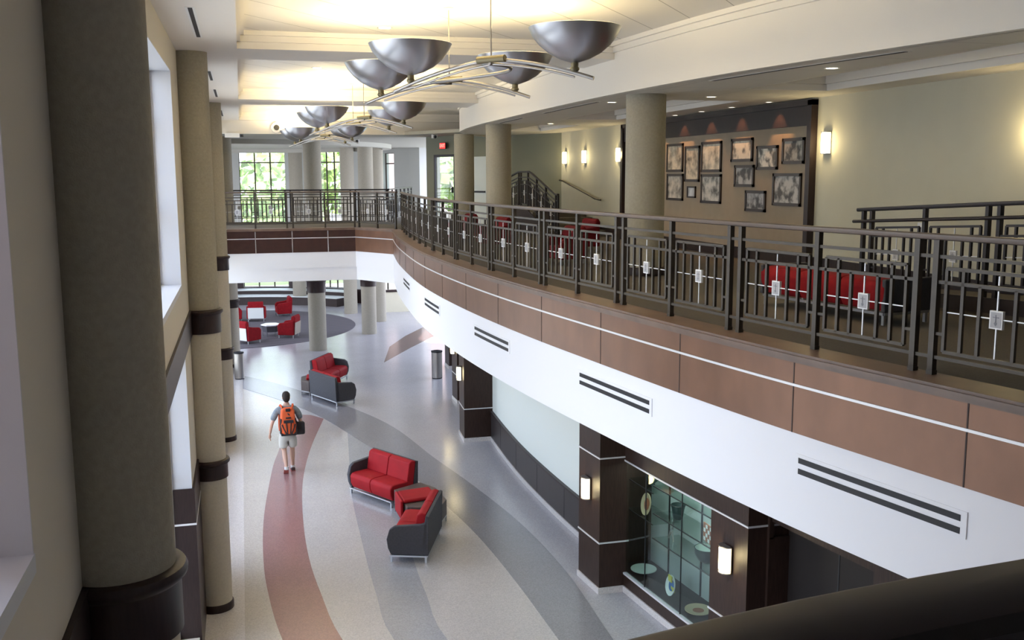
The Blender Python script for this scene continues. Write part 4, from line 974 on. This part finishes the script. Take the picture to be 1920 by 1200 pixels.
# ================================================================== ceiling fittings
def downlight(x, y, z, label, group, p=0, r=.065):
    t = thing('downlight', label, 'ceiling light', (x, y, z), 0, group)
    MB().lathe([(r + .02, -.006), (r + .02, 0), (r, 0), (r, -.006)], (0, 0, 0), 20, close=False).build('trim_ring', 'paint_white', t); MB().cyl((0, 0, -.004), r, .003).build('lens', 'downlight', t)
    if p:
        l = bpy.data.lights.new('downlight_beam', 'SPOT'); l.energy = p; l.color = (1, .84, .6); l.spot_size = math.radians(80); l.spot_blend = .6; l.shadow_soft_size = .05
        o = bpy.data.objects.new('downlight_beam', l); COL.objects.link(o); o.parent = t; o.location = (0, 0, -.02)
    return t
GD = 'recessed downlights over the balcony'
for i, (x, y, z, l) in enumerate([(5.95, 15.6, ZS, 'recessed downlight left of the wide balcony column'), (7.3, 19.4, ZS + .2, 'recessed downlight over the balcony between the columns, upper left'), (7.2, 17.0, ZS + .2, 'recessed downlight just left of the wide column top'),
                     (6.50, 10.1, ZS, 'small yellow downlight near the curved fascia on the right'), (7.55, 10.9, ZS + .2, 'bright downlight beside the ceiling grille on the right'), (7.3, 25.6, ZS + .2, 'tiny downlight over the far end of the balcony'),
                     (7.0, 22.3, ZS, 'tiny downlight between the two left balcony columns'), (7.05, 14.2, ZS, 'downlight right of the wide balcony column')]):
    downlight(x, y, z, l, GD, 12)
for y in (15.0, 16.3, 17.5, 18.7, 19.9, 21.1):
    t = downlight(8.5, y, ZS, 'small accent downlight washing the display board', 'accent downlights in front of the display board', 0, .045)
    l = bpy.data.lights.new('accent_beam', 'SPOT'); l.energy = 30; l.color = (1, .50, .20); l.spot_size = math.radians(75); l.spot_blend = .5; l.shadow_soft_size = .03
    o = bpy.data.objects.new('accent_beam', l); COL.objects.link(o); o.parent = t; o.location = (0, 0, -.02); o.rotation_euler = (0, math.radians(-14), 0)
GH = 'recessed downlights in the hall ceiling'
for x, y, l in ((1.9, 13.3, 'recessed downlight in the hall ceiling, above the nearest chandelier bowl'), (1.4, 18.4, 'recessed downlight in the second ceiling bay'), (4.4, 19.4, 'recessed downlight in the second bay, near the curved fascia'),
                (4.6, 26.4, 'recessed downlight in the third ceiling bay near the curved fascia'), (1.6, 27.5, 'recessed downlight in the third ceiling bay')):
    downlight(x, y, 8.28, l, GH, 10, .08)
for i, (y0, y1, l) in enumerate(((10.8, 13.0, 'long black slot diffuser in the ceiling edge nearest the camera'), (17.1, 18.7, 'second black slot diffuser in the left ceiling edge'), (20.6, 22.5, 'third black slot diffuser in the left ceiling edge'), (27.0, 29.5, 'farthest slot diffuser in the left ceiling edge'))):
    t = thing('slot_diffuser', l, 'vent', (-.42, (y0 + y1) / 2, ZC), 0, 'slot diffusers in the left ceiling edge'); MB().box(-.45, y0, ZC - .005, -.405, y1, ZC - .001).build('slot', 'black', t, world=True); MB().box(-.475, y0 - .04, ZC - .003, -.38, y1 + .04, ZC - .0005).build('flange', 'paint_white', t, world=True)
for (ya, yb, l) in ((15.6, 18.6, 'thin black slot diffuser behind the curved fascia'), (20.3, 22.3, 'short black slot diffuser near the left-most balcony column'), (8.6, 11.8, 'long thin slot diffuser at the right behind the curved fascia')):
    A, B_ = useg(.32, ya, yb), useg(.37, ya, yb); t = thing('slot_diffuser', l, 'vent', (A[0][0], A[0][1], ZS), 0, 'slot diffusers behind the curved fascia'); MB().strip(A, B_, ZS - .006, ZS - .001).build('slot', 'black', t, world=True)
    MB().strip(useg(.30, ya - .03, yb + .03), useg(.39, ya - .03, yb + .03), ZS - .003, ZS - .0005).build('flange', 'paint_white', t, world=True)
t = thing('air_grille', 'rectangular air grille in the ceiling tray at the upper right', 'vent', (7.6, 9.3, ZS + .2)); MB().box(7.3, 8.8, ZS + .19, 7.95, 9.9, ZS + .199).build('grille_face', 'ceiling_white', t, world=True)
b = MB()
for a in (8.85, 9.8): b.box(7.35, a, ZS + .186, 7.9, a + .03, ZS + .19)
for a in (7.35, 7.87): b.box(a, 8.85, ZS + .186, a + .03, 9.83, ZS + .19)
b.build('grille_slot', 'black', t, world=True)
t = thing('wall_speaker', 'round white wall speaker with dark grille on the end fascia', 'speaker', (1.12, 31.69, 7.84)); MB().lathe([(.17, 0), (.16, .05), (.001, .06)], (0, 0, 0), 28).build('housing', 'paint_white', t, smooth=True).rotation_euler = (PI / 2, 0, 0)
o = MB().cyl((0, 0, .06), .085, .012).build('grille', 'black', t); o.rotation_euler = (PI / 2, 0, 0); o.scale = (1, 1, 1)
t = thing('emergency_light', 'small white emergency light box at the far left ceiling corner', 'lamp', (-.20, 31.66, 7.60)); MB().box(-.22, -.06, -.07, .22, .04, .07).build('box', 'paint_white', t, bevel=.01); MB().cyl((.28, -.02, -.05), .05, .08).build('lamp_head', 'black', t)
for p, l in (((5.95, 31.2, 7.65), 'white dome security camera left of the exit sign'), ((4.0, 35.6, 7.65), 'white box with a small camera beyond the bridge ceiling')):
    t = thing('security_camera', l, 'camera', p, 0, 'ceiling security cameras'); MB().box(-.08, -.12, -.12, .08, .12, .0).build('housing', 'paint_white', t, bevel=.02); MB().ell((0, -.12, -.08), .05, .05, .05).build('lens', 'black', t, smooth=True)

# ================================================================== far wall: exit door, sign, white door
def wallpt(u, out=0.0):     # on wall_far, u metres from its left end
    a, c = Vector((6.1, 33.5)), Vector((8.8, 27.0)); d = (c - a).normalized(); n = Vector((-d.y, d.x)) * -1; p = a + d * u + n * out; return p
wd = Vector((2.7, -6.5)).normalized(); wang = math.atan2(wd.y, wd.x)
def on_wall(name, u, z): p = wallpt(u, .0); o = sroot(name, (p.x, p.y, z)); o.rotation_euler = (0, 0, wang); return o   # local x along the wall to the right, local -y into the hall
dr = on_wall('door_1', 1.15, Z2)
fr = MB().box(-.62, -.05, 0, -.54, .03, 2.2).box(.54, -.05, 0, .62, .03, 2.2).box(-.62, -.05, 2.12, .62, .03, 2.2).box(-.54, -.03, .62, .54, .02, .70); fr.build('door_frame', 'bronze_dark', dr)
MB().box(-.54, -.012, .0, .54, -.006, 2.12).build('pane', 'glass', dr); MB().box(.44, -.07, .95, .5, -.03, 1.15).build('door_handle', 'black', dr)
d2 = on_wall('door_2', 3.05, Z2); MB().box(-.45, -.05, 0, .45, .01, 2.1).build('door_leaf', 'wall_pale', d2); MB().box(-.2, -.1, .98, .4, -.05, 1.03).build('door_handle', 'black', d2)
t = thing('exit_sign', 'glowing red EXIT sign above the glazed exit door', 'sign', (wallpt(1.2, .12).x, wallpt(1.2, .12).y, 7.33), wang)
MB().box(-.17, -.02, -.10, .17, .02, .10).build('sign_box', 'bronze_dark', t); MB().box(-.155, -.026, -.088, .155, -.02, .088).build('sign_face', 'sign_red', t)
fc = bpy.data.curves.new('exit_text', 'FONT'); fc.body = 'EXIT'; fc.size = .15; fc.align_x = 'CENTER'; fc.align_y = 'CENTER'; fc.extrude = .002
fo = bpy.data.objects.new('exit_text', fc); COL.objects.link(fo); dg = bpy.context.evaluated_depsgraph_get(); me = bpy.data.meshes.new_from_object(fo.evaluated_get(dg)); bpy.data.objects.remove(fo)
me.materials.clear(); me.materials.append(M['bulb']); xo = bpy.data.objects.new('lettering', me); COL.objects.link(xo); xo.parent = t; xo.location = (0, -.029, 0); xo.rotation_euler = (PI / 2, 0, 0)
M['sign_text'] = mat('sign_text', (.9, .3, .25), .5, emit=(1, .25, .2), estr=2.5); me.materials.clear(); me.materials.append(M['sign_text'])
t = thing('wall_switch', 'small pale switch plate on the right wall behind the ramp railing', 'switch', (XW - .001, 11.4, 5.62)); MB().box(-.012, -.06, -.09, 0, .06, .09).build('plate', 'plate_white', t); MB().box(-.02, -.015, -.03, -.012, .015, .03).build('rocker', 'black', t)

# ================================================================== person with backpack
def skin(name, parent, chains, m, sub=2, root=0):
    """chains: list of [(x,y,z,r), ...]; a chain may start with an index of an existing vertex"""
    me = bpy.data.meshes.new(name); v = []; e = []; rad = []
    for ch in chains:
        prev = None
        for p in ch:
            if isinstance(p, int): prev = p; continue
            v.append(p[:3]); rad.append(p[3] if isinstance(p[3], tuple) else (p[3], p[3])); k = len(v) - 1
            if prev is not None: e.append((prev, k))
            prev = k
    me.from_pydata(v, e, []); o = bpy.data.objects.new(name, me); COL.objects.link(o); o.parent = parent
    sm = o.modifiers.new('skin', 'SKIN'); sm.use_smooth_shade = True
    for i, r in enumerate(rad): me.skin_vertices[0].data[i].radius = r
    for i in range(len(v)): me.skin_vertices[0].data[i].use_root = False
    me.skin_vertices[0].data[root].use_root = True
    s = o.modifiers.new('sub', 'SUBSURF'); s.levels = sub; s.render_levels = sub; me.materials.append(M[m]); return o
P = thing('person', 'person walking away in grey tee and light shorts, wearing an orange backpack', 'person', (.74, 21.25, .004), math.radians(3))
body = [[(0, 0, .95, (.13, .10)), (0, .01, 1.12, (.125, .085)), (0, .0, 1.30, (.15, .10)), (0, .0, 1.42, (.11, .08)), (0, .015, 1.50, .055), (0, .03, 1.58, .06)],
        [3, (.17, .0, 1.42, .055), (.24, -.02, 1.28, .047), (.285, -.03, 1.12, .038), (.28, .07, .98, .032), (.26, .16, .90, .026)],
        [3, (-.17, .0, 1.42, .055), (-.25, -.01, 1.28, .047), (-.32, -.04, 1.12, .038), (-.35, .0, .97, .031), (-.365, .03, .88, .026)],
        [0, (.09, 0, .88, .088), (.10, .06, .68, .078), (.10, .12, .50, .056), (.10, .13, .36, .060), (.10, .13, .22, .042), (.10, .13, .08, .036)],
        [0, (-.09, 0, .88, .088), (-.09, .03, .68, .078), (-.08, .04, .50, .056), (-.075, -.06, .38, .060), (-.07, -.17, .26, .042), (-.065, -.24, .16, .036)]]
skin('body', P, body, 'skin')
hd_ = MB(); hd_.ell((0, .03, 1.665), .075, .092, .115, 24, 16).ell((0, .125, 1.655), .013, .02, .02, 8, 6)
for s in (-1, 1): hd_.ell((s * .077, .02, 1.655), .012, .022, .033, 8, 6)
hd_.build('head', 'skin', P, smooth=True)
b = MB()
for s in (-1, 1): b.ell((s * .03, .112, 1.68), .011, .008, .008, 8, 6)
b.ell((0, .113, 1.605), .024, .008, .006, 8, 6); b.build('face_features', 'black', P, smooth=True)
hm = MB().ell((0, .012, 1.70), .086, .098, .098, 24, 14); hm.ell((0, -.022, 1.655), .078, .075, .095, 20, 12); hm.build('hair', 'hair', P, smooth=True)
def hand(w, d, side):
    """palm with four fingers and a thumb, curled a little"""
    w = Vector(w); d = Vector(d).normalized(); f = Vector((0, 1, -.15)).normalized(); f = (f - d * f.dot(d)).normalized(); s = Vector((-side, 0, 0))
    ch = [[(*(w - d * .05), .020), (*w, .022), (*(w + d * .045), (.036, .016)), (*(w + d * .085), (.038, .015))]]
    for i, (o, L_) in enumerate(((-.027, .062), (-.009, .072), (.009, .068), (.027, .052))):
        p = w + d * .085 + f * o; ch.append([3, (*(p + d * .02), .009), (*(p + d * L_ * .6 + s * .008), .0085), (*(p + d * L_ + s * .022), .0075)])
    ch.append([2, (*(w + d * .05 + f * .042), .011), (*(w + d * .085 + f * .058 + s * .008), .0095)])
    return ch
skin('hand', P, hand((-.366, .034, .872), (-.03, .10, -.9), -1), 'skin', 1); skin('hand', P, hand((.255, .17, .893), (-.1, .6, -.5), 1), 'skin', 1)
skin('tee_shirt', P, [[(0, 0, .93, (.165, .125)), (0, .01, 1.10, (.155, .11)), (0, .0, 1.30, (.178, .122)), (0, .0, 1.415, (.15, .10)), (0, .01, 1.475, (.075, .07))],
                      [3, (.185, .0, 1.41, .075), (.255, -.02, 1.27, .072), (.285, -.028, 1.17, .070)], [3, (-.185, .0, 1.41, .075), (-.265, -.01, 1.27, .072), (-.31, -.03, 1.17, .070)]], 'tee')
skin('shorts', P, [[(0, 0, .95, (.165, .125)), (0, 0, .87, (.15, .12))], [1, (.10, .02, .80, .112), (.105, .075, .62, .108), (.105, .10, .54, .106)], [1, (-.10, .0, .80, .112), (-.095, .03, .62, .108), (-.088, .035, .54, .106)]], 'shorts')
for x, y, z, rx in ((.10, .16, 0, 0), (-.065, -.205, .012, math.radians(-52))):
    q = MB().add([(-.045, -.10, .0), (.045, -.10, .0), (.05, .12, 0), (.02, .18, 0), (-.03, .18, 0), (-.05, .12, 0), (-.04, -.10, .085), (.04, -.10, .085), (.045, .08, .06), (.02, .165, .045), (-.03, .165, .045), (-.045, .08, .06)],
                 [(0, 1, 2, 3, 4, 5)[::-1], (6, 7, 8, 9, 10, 11)] + [(i, (i + 1) % 6, 6 + (i + 1) % 6, 6 + i) for i in range(6)]).build('shoe', 'shoe', P, bevel=.015, seg=2)
    sl = MB().prism([(-.05, -.11), (.05, -.11), (.055, .12), (.02, .19), (-.03, .19), (-.055, .12)], -.004, .018).build('sole', 'sole', q)
    q.location = (x, y, z); q.rotation_euler = (rx, 0, 0)
    if rx: q.location = (x, -.10, .03); sl.name = 'sole'
for x, y, z in ((.10, .13, .06), (-.066, -.235, .14)): MB().lathe([(.048, 0), (.046, .06)], (x, y, z), 14).build('sock', 'sock', P, smooth=True)
def pw(x, y, z): return P.matrix_basis @ Vector((x, y, z))
bp_ = thing('backpack', 'orange and black hiking backpack worn on the walker\'s back', 'backpack', pw(0, -.20, .92), math.radians(3))
MB().add([(-.15, -.16, 0), (.15, -.16, 0), (.16, .07, .02), (-.16, .07, .02), (-.165, -.17, .22), (.165, -.17, .22), (.17, .07, .25), (-.17, .07, .25), (-.135, -.10, .50), (.135, -.10, .50), (.14, .06, .52), (-.14, .06, .52), (-.09, -.05, .57), (.09, -.05, .57), (.1, .05, .57), (-.1, .05, .57)],
         [(0, 1, 2, 3)[::-1]] + [(k + i, k + (i + 1) % 4, k + 4 + (i + 1) % 4, k + 4 + i) for k in (0, 4, 8) for i in range(4)] + [(12, 13, 14, 15)]).build('pack_body', 'orange', bp_, bevel=.04, seg=3)
MB().add([(-.12, -.20, .03), (.12, -.20, .03), (.12, -.14, .03), (-.12, -.14, .03), (-.10, -.19, .28), (.10, -.19, .28), (.10, -.14, .28), (-.10, -.14, .28)], [(0, 1, 2, 3)[::-1], (4, 5, 6, 7)] + [(i, (i + 1) % 4, 4 + (i + 1) % 4, 4 + i) for i in range(4)]).build('front_pocket', 'orange', bp_, bevel=.02)
MB().box(-.10, -.205, .27, .10, -.16, .33).build('pocket_flap', 'bag_black', bp_, bevel=.008)
MB().box(-.16, -.175, -.01, .16, -.02, .05).build('pack_base', 'bag_black', bp_, bevel=.008)
b = MB().box(-.055, -.172, .36, .055, -.10, .385).box(-.05, -.12, .50, .05, -.06, .56)
for s in (-1, 1): MB().bar((s * .14, -.175, .24), (s * .05, -.21, .03), .03, .02).build('compression_strap', 'bag_black', bp_); MB().bar((s * .165, -.1, .03), (s * .15, -.08, .35), .03, .12).build('side_panel', 'bag_black', bp_, bevel=.008)
b.bar((-.03, -.205, .04), (-.05, -.20, .29), .025, .015).bar((.03, -.205, .04), (.05, -.20, .29), .025, .015); b.build('black_trim', 'bag_black', bp_, bevel=.008)
for s in (-1, 1): MB().tube([(s * .09, .03, .52), (s * .12, .08, .585), (s * .13, .19, .585), (s * .14, .31, .50), (s * .15, .345, .30), (s * .16, .25, .12), (s * .165, .08, .06)], .022, 8).build('shoulder_strap', 'orange', bp_, smooth=True)
bg_ = thing('shoulder_bag', 'dark shoulder bag slung at the walker\'s right hip', 'bag', pw(.26, -.12, .86), math.radians(3))
MB().box(-.10, -.06, 0, .10, .06, .28).build('bag_body', 'bag_black', bg_, bevel=.04, seg=3); MB().box(-.09, -.075, .12, .09, -.05, .27).build('bag_flap', 'bag_black', bg_, bevel=.015)
MB().tube([(-.05, -.03, .27), (-.16, -.16, .42), (-.25, -.20, .50), (-.36, -.06, .62), (-.37, .06, .60)], .014, 8).build('strap', 'bag_black', bg_, smooth=True)

# ================================================================== outside
gr = struct(MB().box(-60, 56.2, -.25, 80, 120, -.1).build('ground', 'grass'))
struct(MB().box(-60, -20, -.25, -1.2, 56.2, -.2).build('ground', 'paving'))
struct(MB().box(-6, 54, -.2, 12, 60, -.05).build('path', 'paving'))
def tree(label, x, y, r, h, z0=-.1, n=300):
    t = thing('tree', label, 'tree', (x, y, z0), 0, 'trees outside the far windows'); MB().tube([(0, 0, 0), (.1, 0, h * .5), (0, .1, h)], [.25, .18, .08], 8).build('trunk', 'bark', t, smooth=True)
    b = MB(); rnd = random.Random(int(x * 10 + y))
    for k in range(n):
        while True:
            p = Vector((rnd.uniform(-1, 1), rnd.uniform(-1, 1), rnd.uniform(-1, 1)))
            if .35 < p.length < 1: break
        c = (p.x * r, p.y * r, h + p.z * r * 1.0); s = rnd.uniform(.10, .22) * r
        a = rnd.uniform(0, 6.3); q = rnd.uniform(-1, 1)
        u = Vector((math.cos(a), math.sin(a), q)).normalized() * s; w = u.orthogonal().normalized() * s * .7; C = Vector(c)
        nrm = u.cross(w).normalized() * s * .25
        b.add([C - u, C + w, C + u, C - w, C + nrm], [(0, 1, 4), (1, 2, 4), (2, 3, 4), (3, 0, 4), (0, 3, 2, 1)])
    b.build('foliage', 'leaves', t); return t
for l, x, y, r, h in (('leafy green tree outside the widest far window, left', -2.2, 68, 3.4, 4.4), ('leafy green tree outside the widest far window, right', 3.4, 82, 4.2, 5.0), ('bright leafy tree behind the second far window', 5.3, 66, 2.6, 6.4),
                      ('low green tree between the far windows', 11.0, 72, 4.0, 4.0)):
    tree(l, x, y, r, h)
tree('dense green tree filling the glazed exit door', 11.4, 48.5, 2.2, 6.2, 0, 520)
struct(MB().box(8.1, 60, -.2, 20, 64, 9).build('building_outside', 'pink_stone'))
struct(MB().box(-4.4, -9, -.2, -2.6, 4.6, 12).build('added_sky_blocker', 'pink_stone'))  # unseen wall, added to keep sky light off the nearest window jamb
